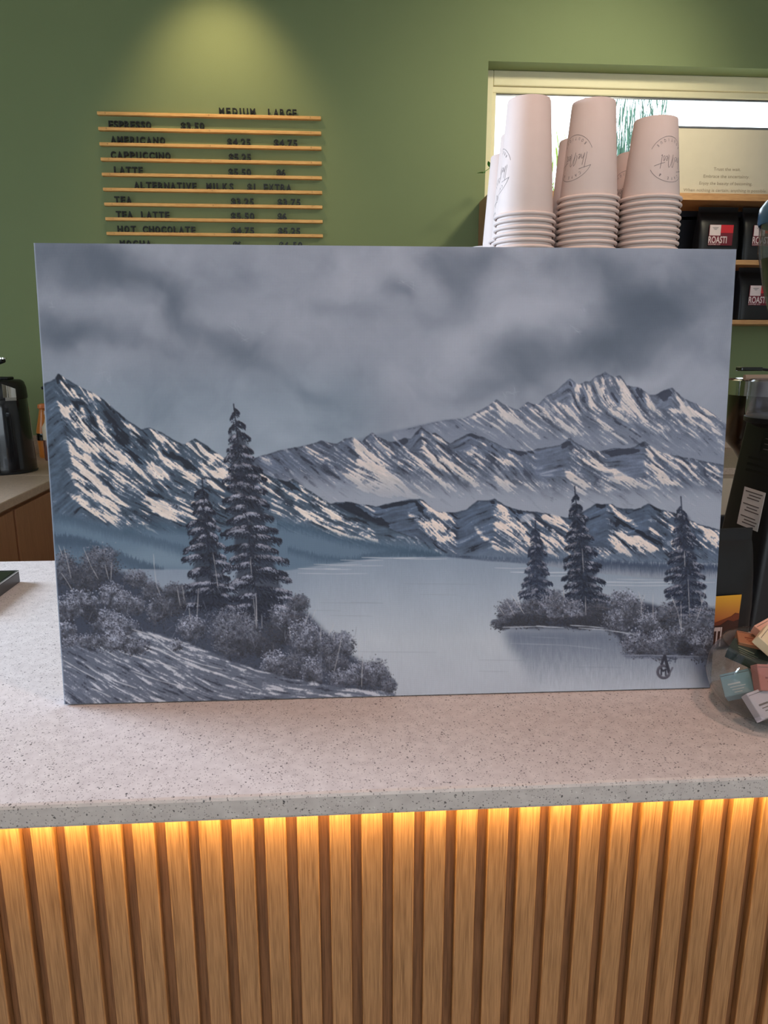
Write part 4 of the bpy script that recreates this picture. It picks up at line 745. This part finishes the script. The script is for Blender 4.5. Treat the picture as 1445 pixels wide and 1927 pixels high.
# ---------------------------------------------------------------- plants
struct(MB().box(-8, 12, WALL_Y+.35, 16, -.1, -.001).build('ground', mat('pale_bounce_paving', (212, 208, 196), .8)))  # unseen ground, made pale to bounce daylight up into the window opening
def leaf(b, p, d, L, w, droop=.2):
    d = Vector(d).normalized(); s_ = d.cross(Vector((0, 0, 1)))
    s_ = s_.normalized() if s_.length > .01 else Vector((1, 0, 0)); p = Vector(p); pts = []
    for t, ww in ((0, .05), (.25, .8), (.5, 1), (.78, .6), (1, .03)):
        c_ = p+d*L*t-Vector((0, 0, 1))*droop*L*t*t; pts += [tuple(c_-s_*w*ww/2), tuple(c_+Vector((0, 0, .12*w*ww))), tuple(c_+s_*w*ww/2)]
    b.add(pts, [f for j in range(4) for f in ((j*3, j*3+1, j*3+4, j*3+3), (j*3+1, j*3+2, j*3+5, j*3+4))])
pv = empty('trailing_plant', (.80, 2.60, 2.1305), 'small green trailing plant on the shelf end, leaf poking past the cups', 'plant')
MB().lathe([(0, .001), (.035, .001), (.045, .07), (.042, .07), (.04, .06), (0, .06)], 24).build('pot', mat('terracotta_white', (214, 208, 200), .6), pv, True)
b = MB(); vine = [(0, 0, .06), (-.04, -.01, .115), (-.085, -.03, .115), (-.13, -.06, .095), (-.166, -.08, .068)]
b.tube(vine, .0014, 6).build('stem', M_GREEN1, pv)
for p, d, L, w_ in (((-.150, -.07, .072), (-1, -.2, .1), .042, .022), ((-.132, -.06, .094), (-.3, -.3, .9), .034, .017), ((-.12, -.06, .08), (.1, -.3, -1), .03, .015), ((-.105, -.05, .112), (-.4, -.2, 1), .03, .015), ((-.06, -.02, .12), (.1, -.5, 1), .05, .03), ((0, 0, .07), (.5, .2, 1), .06, .035), ((0, 0, .07), (-.3, .4, 1), .06, .035)):
    q_ = MB(); leaf(q_, p, d, L, w_); q_.build('leaf', M_GREEN1, pv)
def reeds(loc, n, w, h, m, label, lo=.45, spread=.1, seed=1):
    rnd = random.Random(seed); r = empty('reed_clump', loc, label, 'plant', 'greenery outside the window')
    st = MB()
    for k in range(n):
        x = (rnd.random()-.5)*w; y = (rnd.random()-.5)*.3; H_ = h*(lo+(1-lo)*rnd.random()); dx = (rnd.random()-.5)*spread+x*.12; t = .008+.007*rnd.random()
        a, c_ = Vector((x, y, 0)), Vector((x+dx, y+(rnd.random()-.5)*spread, H_)); mid = (a+c_)/2+Vector((dx*.15, 0, 0))
        for u in range(2):
            ang_ = u*PI/2+rnd.random(); e = Vector((math.cos(ang_), math.sin(ang_), 0))*t
            st.add([tuple(a-e), tuple(a+e), tuple(mid+e*.9), tuple(mid-e*.9), tuple(c_)], [(0, 1, 2, 3), (3, 2, 4)])
        for j in range(5):
            f = .3+.7*rnd.random(); p = a.lerp(c_, f); leaf(st, p, ((rnd.random()-.5)*1.2, (rnd.random()-.5), 1.4), .09+.08*rnd.random(), .009, -.1)
    o = st.build('blades', m, r); o['kind'] = 'stuff'
    return r
reeds((2.12, 4.6, 0), 420, .30, 3.22, M_GREEN2, 'tall blue-green reed clump outside the window between two cup stacks', .84, .08, 3)
reeds((1.545, 4.3, 0), 90, .10, 2.88, M_GREEN3, 'small lime-green reed clump outside the window beside the tallest cups', .86, .25, 8)

# ---------------------------------------------------------------- espresso machine behind the canvas (carries the cups)
TOPZ = 1.585
em = empty('espresso_machine', (.15, .60, 1.0), 'steel espresso machine behind the painting carrying the stacked paper cups', 'coffee machine')
MB().rbox(-.37, .37, -.295, .245, .06, .54, .012).build('body', M_STEEL, em)
MB().rbox(-.365, .365, -.29, .24, .5405, .575, .006).build('cup_warmer', M_STEEL, em)
MB().rbox(-.362, .362, -.287, .237, .5755, .5848, .002).build('cup_tray', M_BLACK, em)
for x in (-.3, .3):
    for y in (-.24, .2): MB().lathe([(0, 0), (.026, 0), (.022, .06), (0, .06)], 20, Matrix.Translation((x, y, 0))).build('foot', M_BLACK, em, True)
MB().rbox(-.34, .34, .245, .33, .10, .16, .006).build('drip_tray', M_STEEL, em)
for x in (-.17, .17):
    g = MB().lathe([(0, .30), (.035, .30), (.035, .40), (0, .40)], 24, Matrix.Translation((x, .285, 0))).build('group_head', M_CHROME, em, True)
    MB().tube([(x, .31, .30), (x, .43, .285)], .012, 12).build('portafilter_handle', M_BLACK, g)

# ---------------------------------------------------------------- paper cups
RB, RT = .0302, .0418
def cup_mesh(h, name):
    pr = [(RT+.0004, .0006)]
    pr += [(RT+.0012+.0027*math.cos(a), .0029+.0027*math.sin(a)) for a in [(-PI/2+PI*1.45*k/9) for k in range(10)]]
    pr += [(RT-.0006, .0062), (RB+.0006, h-.0012), (RB, h), (RB-.0008, h), (RB-.0012, h-.0065)]
    return MB().lathe(pr, 56).mesh(name, True), MB().lathe([(0, h-.0068), (RB-.0012, h-.0065)], 40).mesh('base_disc', True), MB().box(-.0003, .0003, -.0001, .0001, .0075, h-.002, Matrix.Translation((0, 0, 0))).mesh('seam')
def wrap(h, pts, zc, az):
    # flat print (a along the girth, v up the inverted cup) bent round the cone
    out = []
    for a, v in pts:
        z = zc+v; r = RT-.0006+(RB+.0006-RT+.0006)*(z-.0062)/(h-.0074)+.00016; rm = RT-.0006+(RB+.0006-RT+.0006)*(zc-.0062)/(h-.0074)
        th = az+a/rm; out.append((r*math.sin(th), -r*math.cos(th), z))
    return out
def ribbon(path, w):
    P_ = [Vector(p+(0,)) for p in path]; vs = []; fs = []
    for i, p in enumerate(P_):
        d = (P_[min(i+1, len(P_)-1)]-P_[max(i-1, 0)]).normalized(); n = Vector((-d.y, d.x, 0))*w/2; vs += [tuple((p+n)[:2]), tuple((p-n)[:2])]
    return vs, [(2*i, 2*i+1, 2*i+3, 2*i+2) for i in range(len(P_)-1)]
def smooth_path(pts, n=5):
    P_ = [Vector(p) for p in pts]; out = []
    for i in range(len(P_)-1):
        p0, p1, p2, p3 = P_[max(i-1, 0)], P_[i], P_[i+1], P_[min(i+2, len(P_)-1)]
        for k in range(n):
            t = k/n; out.append(tuple(.5*((2*p1)+(p2-p0)*t+(2*p0-5*p1+4*p2-p3)*t*t+(3*p1-p0-3*p2+p3)*t**3)))
    return out+[tuple(P_[-1])]
SCRIPT = [[(-30, 13), (-22, 15), (-13, 17)], [(-21, 16), (-22.5, 4), (-24, -6)], [(-17.5, 12), (-19.5, 0), (-20.5, -5), (-18.5, 1), (-16.5, 2.5), (-16, -1), (-15.2, -4)], [(-14, -1.5), (-11.5, .8), (-12, 2.4), (-13.8, 0), (-13, -3.8), (-10.5, -3)],
          [(-7.5, -3), (-8.5, 1), (-6, 9), (-3.5, 11.5), (-4, 4), (-6, -7), (-4.5, -1), (-.5, 9), (2.5, 11.5), (3, 5), (1.8, -4), (3, -6)], [(3.5, -2.5), (6.5, .5), (6, 2.3), (3.8, .3), (4.4, -3.8), (7, -3.2), (9, 1)], [(9, 1), (10.5, 3), (10.2, -.5), (10.8, -3.6), (8.5, -4)], [(15.5, 14), (14, 4), (12.8, -5.5), (14.5, -4)], [(8.5, 5), (15, 6.8), (24, 10)]]
def logo_mesh(h, zc):
    # round emblem printed on the cup: it hangs upside down because the cup does
    b = MB(); Rr = .031
    def addp(vs, fs): b.add(wrap(h, [(-x, -y) for x, y in vs], zc, 0.), fs)
    for a0, a1 in ((28, 158), (200, 334)):
        vs, fs = ribbon([(Rr*math.cos(math.radians(a)), Rr*math.sin(math.radians(a))) for a in np.linspace(a0, a1, 40)], .0005); addp(vs, fs)
    for st in SCRIPT:
        vs, fs = ribbon(smooth_path([(x*.00095, y*.00095) for x, y in st]), .00055); addp(vs, fs)
    for txt, mid, top in (('CAFE &', 90, True), ('BOUTIQUE', 270, False)):
        n = len(txt); stp = 13.5
        for k, ch in enumerate(txt):
            if ch == ' ': continue
            v, f, w_ = text_pts(ch, None, .0038); rr = .0242
            an = math.radians(mid+(-1 if top else 1)*(k-(n-1)/2)*stp); rot = an-PI/2 if top else an+PI/2
            base = rr if top else rr+.0038; cc = (base*math.cos(an), base*math.sin(an)); w2 = w_*.7
            addp([(cc[0]+(p[0]*.7-w2/2)*math.cos(rot)-p[1]*math.sin(rot), cc[1]+(p[0]*.7-w2/2)*math.sin(rot)+p[1]*math.cos(rot)) for p in v], f)
    return b.mesh('logo_print')
CUPS = {}
for key, h in (('large', .160), ('medium', .1345), ('small', .112)):
    CUPS[key] = cup_mesh(h, 'cup_body')+(logo_mesh(h, h*{'large': .41, 'medium': .42, 'small': .47}[key]), h)
ORD = ['topmost', 'second', 'third', 'fourth', 'fifth', 'sixth', 'seventh', 'eighth', 'ninth', 'tenth', 'eleventh', 'twelfth', 'thirteenth', 'fourteenth', 'fifteenth']
def cup_stack(x, y, top_z, kind, where, logo_az, seed):
    body, disc, seam, logo, h = CUPS[kind]; rnd = random.Random(seed)
    span = top_z-h-TOPZ; n = max(1, round(span/.0088)+1); p = span/max(n-1, 1)
    for k in range(n):
        z = top_z-h-k*p
        lb = '%s white paper cup, %s %s' % (kind, 'topmost in the' if k == 0 else ORD[k]+' down in the', where)
        c = empty('paper_cup', (x+(rnd.random()-.5)*.0006, y+(rnd.random()-.5)*.0006, z+.0002), lb, 'cup', 'stacked paper cups on the coffee machine', rnd.random()*6 if k else 0)
        c.rotation_euler[2] = logo_az if k == 0 else rnd.random()*6.28
        put('cup_body', body, M_CUP, c); put('base_disc', disc, M_CUP, c)
        if k == 0: put('logo_print', logo, M_INK, c)
cup_stack(.2855, .412, 1.8265, 'large', 'tall left front stack', math.radians(-98), 1)
cup_stack(.3800, .412, 1.8255, 'medium', 'middle front stack', math.radians(-62), 2)
cup_stack(.4745, .412, 1.8040, 'small', 'front stack nearest the coffee bags', math.radians(16), 3)
cup_stack(.2985, .508, 1.8060, 'large', 'stack right behind the tall left one', math.radians(-60), 4)
cup_stack(.3920, .506, 1.7990, 'large', 'rear stack between left and middle ones', math.radians(200), 5)
cup_stack(.4870, .506, 1.7810, 'small', 'rear stack between middle and right ones', math.radians(-48), 6)
cup_stack(.3030, .604, 1.7985, 'large', 'rear stack furthest left', math.radians(150), 7)
lid_me = MB().lathe([(0, .0095), (.036, .0095), (.038, .0115), (.041, .0115), (.043, .004), (.046, .003), (.0465, .0008), (.045, 0)], 44).mesh('cup_lid', True)
for k in range(7):
    o = put('cup_lid', lid_me, M_LID, None, (.299, .722, TOPZ+.0002+k*.0116))
    tag(o, 'white plastic cup lid, %s of the small pile behind the leftmost cups' % (ORD[6-k] if k == 6 else ORD[6-k]+' from the top'), 'lid', 'pile of cup lids')

# ---------------------------------------------------------------- grinders on the right
def T(x, y, z): return Matrix.Translation((x, y, z))
g = empty('coffee_grinder', (.803, .497, 1.0), 'black coffee grinder with blue-lidded bean hopper at the right edge', 'grinder', None, math.radians(2))
def frustum(b, w0, d0, w1, d1, z0, z1, r=.012):
    def ring(w, d, z):
        o = []
        for cx_, cy_, a0 in ((1, 1, 0), (-1, 1, PI/2), (-1, -1, PI), (1, -1, 1.5*PI)):
            for k in range(4): a = a0+PI/2*k/3; o.append((cx_*(w/2-r)+r*math.cos(a), cy_*(d/2-r)+r*math.sin(a), z))
        return o
    a, c_ = ring(w0, d0, z0), ring(w1, d1, z1); n = 16
    return b.add(a+c_, [(i, (i+1) % n, n+(i+1) % n, n+i) for i in range(n)]+[tuple(range(n))[::-1], tuple(range(n, 2*n))])
frustum(MB(), .192, .15, .122, .116, .0, .352).build('body', M_BLACK, g, True)
MB().lathe([(.06, .345), (.084, .356), (.084, .364), (.08, .366)], 44, cap0=True, cap1=True).build('collar', M_BLACK, g, True)
MB().lathe([(.081, .364), (.083, .372), (.083, .425), (.080, .428), (.077, .428), (.079, .424), (.079, .372)], 44).build('glass_chamber', M_HOP, g, True)
MB().lathe([(0, .366), (.03, .366), (.034, .42), (.028, .44), (.025, .46), (0, .46)], 30).build('burr_housing', M_CHROME, g, True)
MB().lathe([(.025, .46), (.043, .49), (.060, .53), (.078, .585), (.090, .64), (.0925, .69), (.091, .69), (.0765, .585), (.0585, .53), (.0415, .49)], 44).build('hopper', M_HOP, g, True)
MB().lathe([(0, .470), (.024, .475), (.056, .53), (.074, .585), (.084, .628), (.06, .634), (.03, .630), (0, .636)], 36).build('coffee_beans', M_BEAN, g, True)
MB().lathe([(.0935, .682), (.0955, .686), (.0950, .708), (.087, .720), (.045, .726), (0, .727)], 44, cap0=False).build('hopper_lid', M_BLUE, g, True)
# left face carries sticker, slots and display
def onface(u, z): # point on the face turned to the viewer's left
    s_ = z/.352; return -(.192+(.122-.192)*s_)/2, u, z
fm = MB(); 
def facebox(name, m, u0, u1, z0, z1, th, parent):
    vs = []
    for u, z in ((u0, z0), (u1, z0), (u1, z1), (u0, z1)):
        x, y, zz = onface(u, z); vs += [(x+.0005, y, zz), (x-th, y, zz)]
    return MB().add(vs, [(1, 3, 5, 7), (0, 6, 4, 2), (0, 2, 3, 1), (2, 4, 5, 3), (4, 6, 7, 5), (6, 0, 1, 7)]).build(name, m, parent)
st_ = facebox('warning_sticker', mat('sticker_paper', (206, 204, 204), .5), -.045, .016, .172, .240, .0006, g)
for k in range(11):
    if k in (3, 7): continue
    facebox('print_line', M_INK, -.039+(k % 3)*.003, .010-(k*7 % 4)*.004, .233-k*.0055, .2348-k*.0055, .0010, st_)
for k in range(3): facebox('vent_slot', mat('slot_black', (4, 4, 5), .6) if k == 0 else bpy.data.materials['slot_black'], -.050, .022, .268+k*.011, .272+k*.011, .0012, g)
dp = facebox('display', M_BLACKG, -.036, -.006, .305, .340, .0012, g)
for k in range(3): facebox('digit', M_INK, -.032, -.016, .311+k*.009, .3120+k*.009, .0016, dp)
g2 = empty('steel_grinder', (.930, .765, .0+1.0), 'dark steel grinder with chrome-rimmed hopper behind the black one', 'grinder')
MB().rbox(-.0, .11, -.05, .07, 0, .19, .01).build('body', M_BLACK, g2); MB().lathe([(.02, .188), (.03, .200), (.074, .268), (.090, .285), (.094, .30), (.094, .385)], 44, cap0=True).build('hopper', M_DSTEEL, g2, True)
MB().lathe([(.094, .385), (.099, .386), (.099, .416), (.094, .418), (.088, .416), (.088, .38), (0, .38)], 44).build('chrome_rim', M_CHROME, g2, True)
def handle_tool(name, pts, r0, r1, m, label):
    return tag(MB().tube(pts, r0, 10, None, r1).build(name, m, None, True), label, 'utensil')
tl = empty('spatula', (.895, .76, 1.4175), 'flat black spatula lying across the chrome hopper rim', 'utensil')
MB().rbox(-.058, -.012, -.012, .012, .018, .026, .002).build('blade', M_BLACKG, tl); MB().tube([(-.014, 0, .022), (.10, .015, .012), (.128, .02, .0045)], .003, 8).build('handle', M_BLACK, tl)
tl2 = empty('wooden_spoon', (.888, .705, 1.4183), 'pale wooden stick lying in front of the black spatula', 'utensil')
MB().tube([(-.068, 0, .006), (-.062, 0, .006), (-.01, .004, .006)], .0058, 12).build('handle', mat('pale_wood', (196, 168, 146), .5), tl2, True); MB().tube([(-.01, .004, .006), (.14, .02, .008)], .0042, 12).build('shaft', bpy.data.materials['pale_wood'], tl2, True)

# ---------------------------------------------------------------- coffee bag with sunset label
ob = empty('coffee_pouch', (.616, .382, 1.0), 'black coffee pouch with orange sunset label beside the painting', 'coffee bag', None, math.radians(4))
pouch(.125, .062, .196, seed=9).build('pouch', M_BAG, ob, True)
Y_ = -.0336
def plate(name, pts, m, dy, parent): return MB().add([(x, Y_-dy, z) for x, z in pts]+[(x, Y_-dy+.0006, z) for x, z in pts], [tuple(range(len(pts)))]+[(i, i+len(pts), (i+1) % len(pts)+len(pts), (i+1) % len(pts)) for i in range(len(pts))]).build(name, m, parent)
def grad(name, c0, c1, z0, z1):
    m, nt, b_ = nodes(name); tc = nt.nodes.new('ShaderNodeTexCoord'); sp = nt.nodes.new('ShaderNodeSeparateXYZ'); mr = nt.nodes.new('ShaderNodeMapRange'); mr.inputs['From Min'].default_value = z0; mr.inputs['From Max'].default_value = z1
    rp = nt.nodes.new('ShaderNodeValToRGB'); rp.color_ramp.elements[0].color = lin(c0); rp.color_ramp.elements[1].color = lin(c1)
    nt.links.new(tc.outputs['Object'], sp.inputs[0]); nt.links.new(sp.outputs['Z'], mr.inputs['Value']); nt.links.new(mr.outputs[0], rp.inputs['Fac']); nt.links.new(rp.outputs['Color'], b_.inputs['Base Color']); b_.inputs['Roughness'].default_value = .5; return m
lb_ = plate('front_label', [(-.052, .006), (.030, .006), (.032, .094), (-.052, .092)], grad('sunset_print', (196, 104, 62), (236, 172, 44), .045, .092), 0, ob)
plate('mountain_print', [(-.052, .006), (.0305, .006), (.0312, .062), (.024, .0635), (.018, .058), (.008, .0545), (-.004, .050), (-.02, .046), (-.035, .05), (-.052, .045)], mat('rust_print', (128, 62, 36), .5), .0008, lb_)
plate('mountain_print', [(-.052, .006), (.0305, .006), (.031, .052), (.022, .049), (.012, .052), (.0, .044), (-.02, .042), (-.052, .036)], mat('dark_brown_print', (70, 36, 26), .5), .0012, lb_)
flat_text('ROASTI', -.0505, .0085, .0535, .031, M_PALE, 'lettering', lb_, .03, Y_-.0018)

# ---------------------------------------------------------------- glass bowl of little boxes
BX, BY = .579, .143
gb = empty('glass_bowl', (BX, BY, 1.0), 'round clear glass bowl filled with small boxes beside the painting', 'bowl')
prof = [(0, .0015), (.044, .0015), (.062, .012), (.076, .030), (.0825, .052), (.079, .074), (.070, .090), (.0655, .096), (.0665, .098), (.064, .098), (.0635, .096), (.068, .089), (.0765, .074), (.080, .052), (.0735, .031), (.060, .014), (.043, .0045), (0, .0045)]
mg = bpy.data.materials.new('bowl_glass'); mg.use_nodes = True
_b = mg.node_tree.nodes['Principled BSDF']; _b.inputs['Transmission Weight'].default_value = 1.0; _b.inputs['Roughness'].default_value = .0; _b.inputs['IOR'].default_value = 1.2; _b.inputs['Base Color'].default_value = (.93, .95, .95, 1)
MB().lathe(prof, 64).build('bowl', thin_glass('bowl_clear_glass', (.88, .90, .90), .4, .02), gb, True)
def small_box(name_col, rgb, size, loc, rot, label, marks=None, flap=False):
    r = empty('gift_box', (BX+loc[0], BY+loc[1], 1.0+loc[2]), label, 'box', 'little boxes in the glass bowl'); r.rotation_euler = [math.radians(a) for a in rot]
    m = bpy.data.materials.get('card_'+name_col) or mat('card_'+name_col, rgb, .55, var=.03, scale=40)
    w, d, h = size
    MB().rbox(-w/2, w/2, -d/2, d/2, -h/2, h/2, .0008, seg=1).build('carton', m, r)
    MB().box(-w/2+.001, w/2-.001, d/2-.004, d/2-.0035, h/2+.00005, h/2+.0004).build('flap_line', M_INK, r)
    mk = bpy.data.materials.get('mark_'+name_col) or mat('mark_'+name_col, marks or (120, 110, 110), .6)
    for k in range(4): MB().box(-w*.3+k*.002, w*.12+((k*5) % 3)*.003, -d*.05-k*.004, -d*.05-k*.004+.0011+(.0012 if k == 0 else 0), h/2+.00005, h/2+.0003).build('print_line', mk, r)
    return r
small_box('sky_blue', (138, 178, 192), (.038, .034, .014), (-.040, .010, .037), (40, -26, -30), 'light blue little box low at the left side of the bowl', (206, 222, 228))
small_box('lavender', (222, 212, 222), (.034, .036, .014), (-.032, -.034, .031), (44, -10, 14), 'white lavender little box at the front of the bowl')
small_box('rose', (206, 136, 130), (.044, .034, .016), (-.012, -.016, .058), (58, 4, 0), 'rose pink little box standing at the front right of the bowl', (160, 92, 92))
small_box('forest', (44, 58, 52), (.050, .032, .014), (-.022, .024, .073), (16, 14, -40), 'dark green little box with black sleeve across the bowl', (110, 118, 100))
small_box('kraft', (168, 116, 84), (.044, .030, .014), (-.006, .040, .083), (12, 6, -22), 'kraft brown little box at the back of the bowl', (124, 66, 46))
small_box('blush', (226, 178, 158), (.042, .030, .014), (.016, .040, .101), (26, -10, 26), 'blush pink little box sticking out at the back of the bowl', (150, 96, 80))
small_box('ivory', (224, 204, 170), (.040, .034, .014), (-.002, .010, .098), (36, -10, 42), 'ivory little box on top in the middle of the bowl', (176, 158, 130))
small_box('grey_white', (196, 186, 184), (.032, .028, .014), (.006, -.044, .028), (44, 0, 36), 'pale grey little box at the bottom right of the bowl')
small_box('taupe', (170, 150, 140), (.040, .034, .016), (.018, -.004, .028), (0, 5, 15), 'taupe little box buried in the middle of the bowl')
small_box('mauve', (190, 170, 176), (.040, .034, .016), (.01, .03, .045), (8, 0, 75), 'mauve little box buried at the back of the bowl')
small_box('plum', (120, 84, 96), (.044, .034, .016), (.036, .004, .066), (14, 10, 60), 'plum little box on the far right of the bowl')

# ---------------------------------------------------------------- left side: display tray, airpot, bottles
tr = empty('display_tray', (-.80, .69, 1.0), 'flat grey metal display case with glossy top at the left edge', 'tray')
MB().rbox(-.135, .135, -.097, .097, 0, .0235, .0015).build('case', mat('graphite_metal', (86, 84, 84), .38, .6), tr); MB().rbox(-.129, .129, -.091, .091, .0236, .0256, .0008).build('glass_top', M_BLACKG, tr); 
M_SIL = mat('silver_rim', (190, 190, 192), .25, .9)
for a in ((-.135, .135, -.097, -.094), (-.135, .135, .094, .097), (-.135, -.132, -.094, .094), (.132, .135, -.094, .094)): MB().box(a[0], a[1], a[2], a[3], .0236, .0258).build('rim', M_SIL, tr)
ap = empty('airpot', (-1.308, 2.245, 1.0), 'tall black airpot coffee dispenser on the warm-tinted side worktop', 'airpot')
MB().lathe([(0, 0), (.106, 0), (.108, .006), (.107, .02), (.103, .10), (.098, .22), (.096, .285), (.0945, .289)], 56, cap1=True).build('body', M_BLACKG, ap, True)
MB().lathe([(.0975, .289), (.0985, .296), (.0965, .33), (.090, .352), (.080, .360), (0, .362)], 56, cap0=True).build('lid', M_BLACK, ap, True)
ly = MB().rbox(-.03, .05, -.03, .03, .36, .372, .005).build('pump_plate', M_BLACK, ap)
MB().tube([(.0, -.02, .365), (.0, -.03, .40), (.02, -.045, .425), (.055, -.06, .436)], .010, 12).build('spout', M_BLACK, ap, True); MB().lathe([(0, 0), (.013, 0), (.013, .006), (0, .006)], 16, T(.055, -.062, .440)).build('spout_tip', M_CHROME, ap, True)
def curved_plate(r0, a0, a1, z0, z1, th, shift=0.):
    b_ = MB(); n = 10; vs = []; fs = []
    for i in range(n+1):
        a = a0+(a1-a0)*i/n
        for z in (z0, z1-shift*i/n):
            for rr in (r0, r0+th): vs.append((rr*math.cos(a), rr*math.sin(a), z))
    for i in range(n):
        o = i*4; fs += [(o+1, o+5, o+7, o+3), (o, o+2, o+6, o+4), (o+2, o+3, o+7, o+6), (o, o+4, o+5, o+1)]
    fs += [(0, 1, 3, 2), (n*4, n*4+2, n*4+3, n*4+1)]
    return b_.add(vs, fs)
curved_plate(.0965, math.radians(-60), math.radians(-32), .296, .348, .003, .02).build('chrome_badge', M_CHROME, ap, True)
curved_plate(.0960, math.radians(-56), math.radians(-32), .284, .296, .003).build('badge_foot', M_STEEL, ap, True)
MB().lathe([(.109, 0), (.110, .004), (.108, .008)], 48).build('base_ring', M_BLACK, ap, True)
def bottle(name, loc, prof, m, label, extra):
    r = empty(name, loc, label, 'bottle'); MB().lathe(prof, 32).build('body', m, r, True)
    for nm, pr, mm in extra: MB().lathe(pr, 28).build(nm, mm, r, True)
    return r
bottle('sauce_bottle', (-1.295, 2.63, 1.0), [(0, 0), (.034, 0), (.037, .006), (.037, .05), (.041, .085), (.040, .12), (.030, .165), (.022, .20), (.019, .215), (0, .216)], mat('caramel_sauce', (206, 122, 50), .3), 'orange caramel sauce bottle next to the painting edge', [('band', [(.0395, .075), (.0418, .085), (.0412, .105), (.0405, .11)], M_BLACKG), ('cap', [(0, .215), (.02, .215), (.026, .222), (.024, .236), (.012, .24), (0, .24)], mat('orange_cap', (222, 128, 70), .4))])
bottle('syrup_bottle', (-1.247, 2.54, 1.0), [(0, 0), (.026, 0), (.028, .006), (.028, .088), (.027, .09)], mat('mocha_syrup', (112, 70, 62), .25), 'two-tone brown and cream syrup bottle next to the painting edge', [('upper_body', [(.027, .09), (.0275, .092), (.0275, .145), (.016, .165), (.012, .185), (.012, .20), (0, .20)], mat('cream_syrup', (222, 204, 180), .3)), ('cap', [(0, .20), (.014, .20), (.013, .215), (0, .216)], M_PALE)])
pp = empty('pump_bottle', (-1.225, 2.62, 1.0), 'dark pump bottle with black nozzle poking out beside the painting', 'bottle')
MB().lathe([(0, 0), (.032, 0), (.034, .006), (.034, .20), (.014, .24), (.014, .27), (0, .27)], 32).build('body', M_BLACKG, pp, True); MB().tube([(0, 0, .27), (0, 0, .312), (-.03, 0, .318), (-.066, 0, .308)], .0065, 10).build('nozzle', M_BLACK, pp, True)
tn = empty('shadow_flask', (-1.47, 2.60, 1.0), 'slim black flask put in mostly as shadow behind the airpot', 'flask')  # dark flask added where it is mostly shadow behind the airpot
MB().lathe([(0, 0), (.03, 0), (.032, .004), (.032, .16), (.024, .175), (0, .176)], 32).build('body', M_BLACKG, tn, True); MB().lathe([(.0, .176), (.024, .176), (.024, .20), (0, .201)], 28).build('cap', M_STEEL, tn, True)
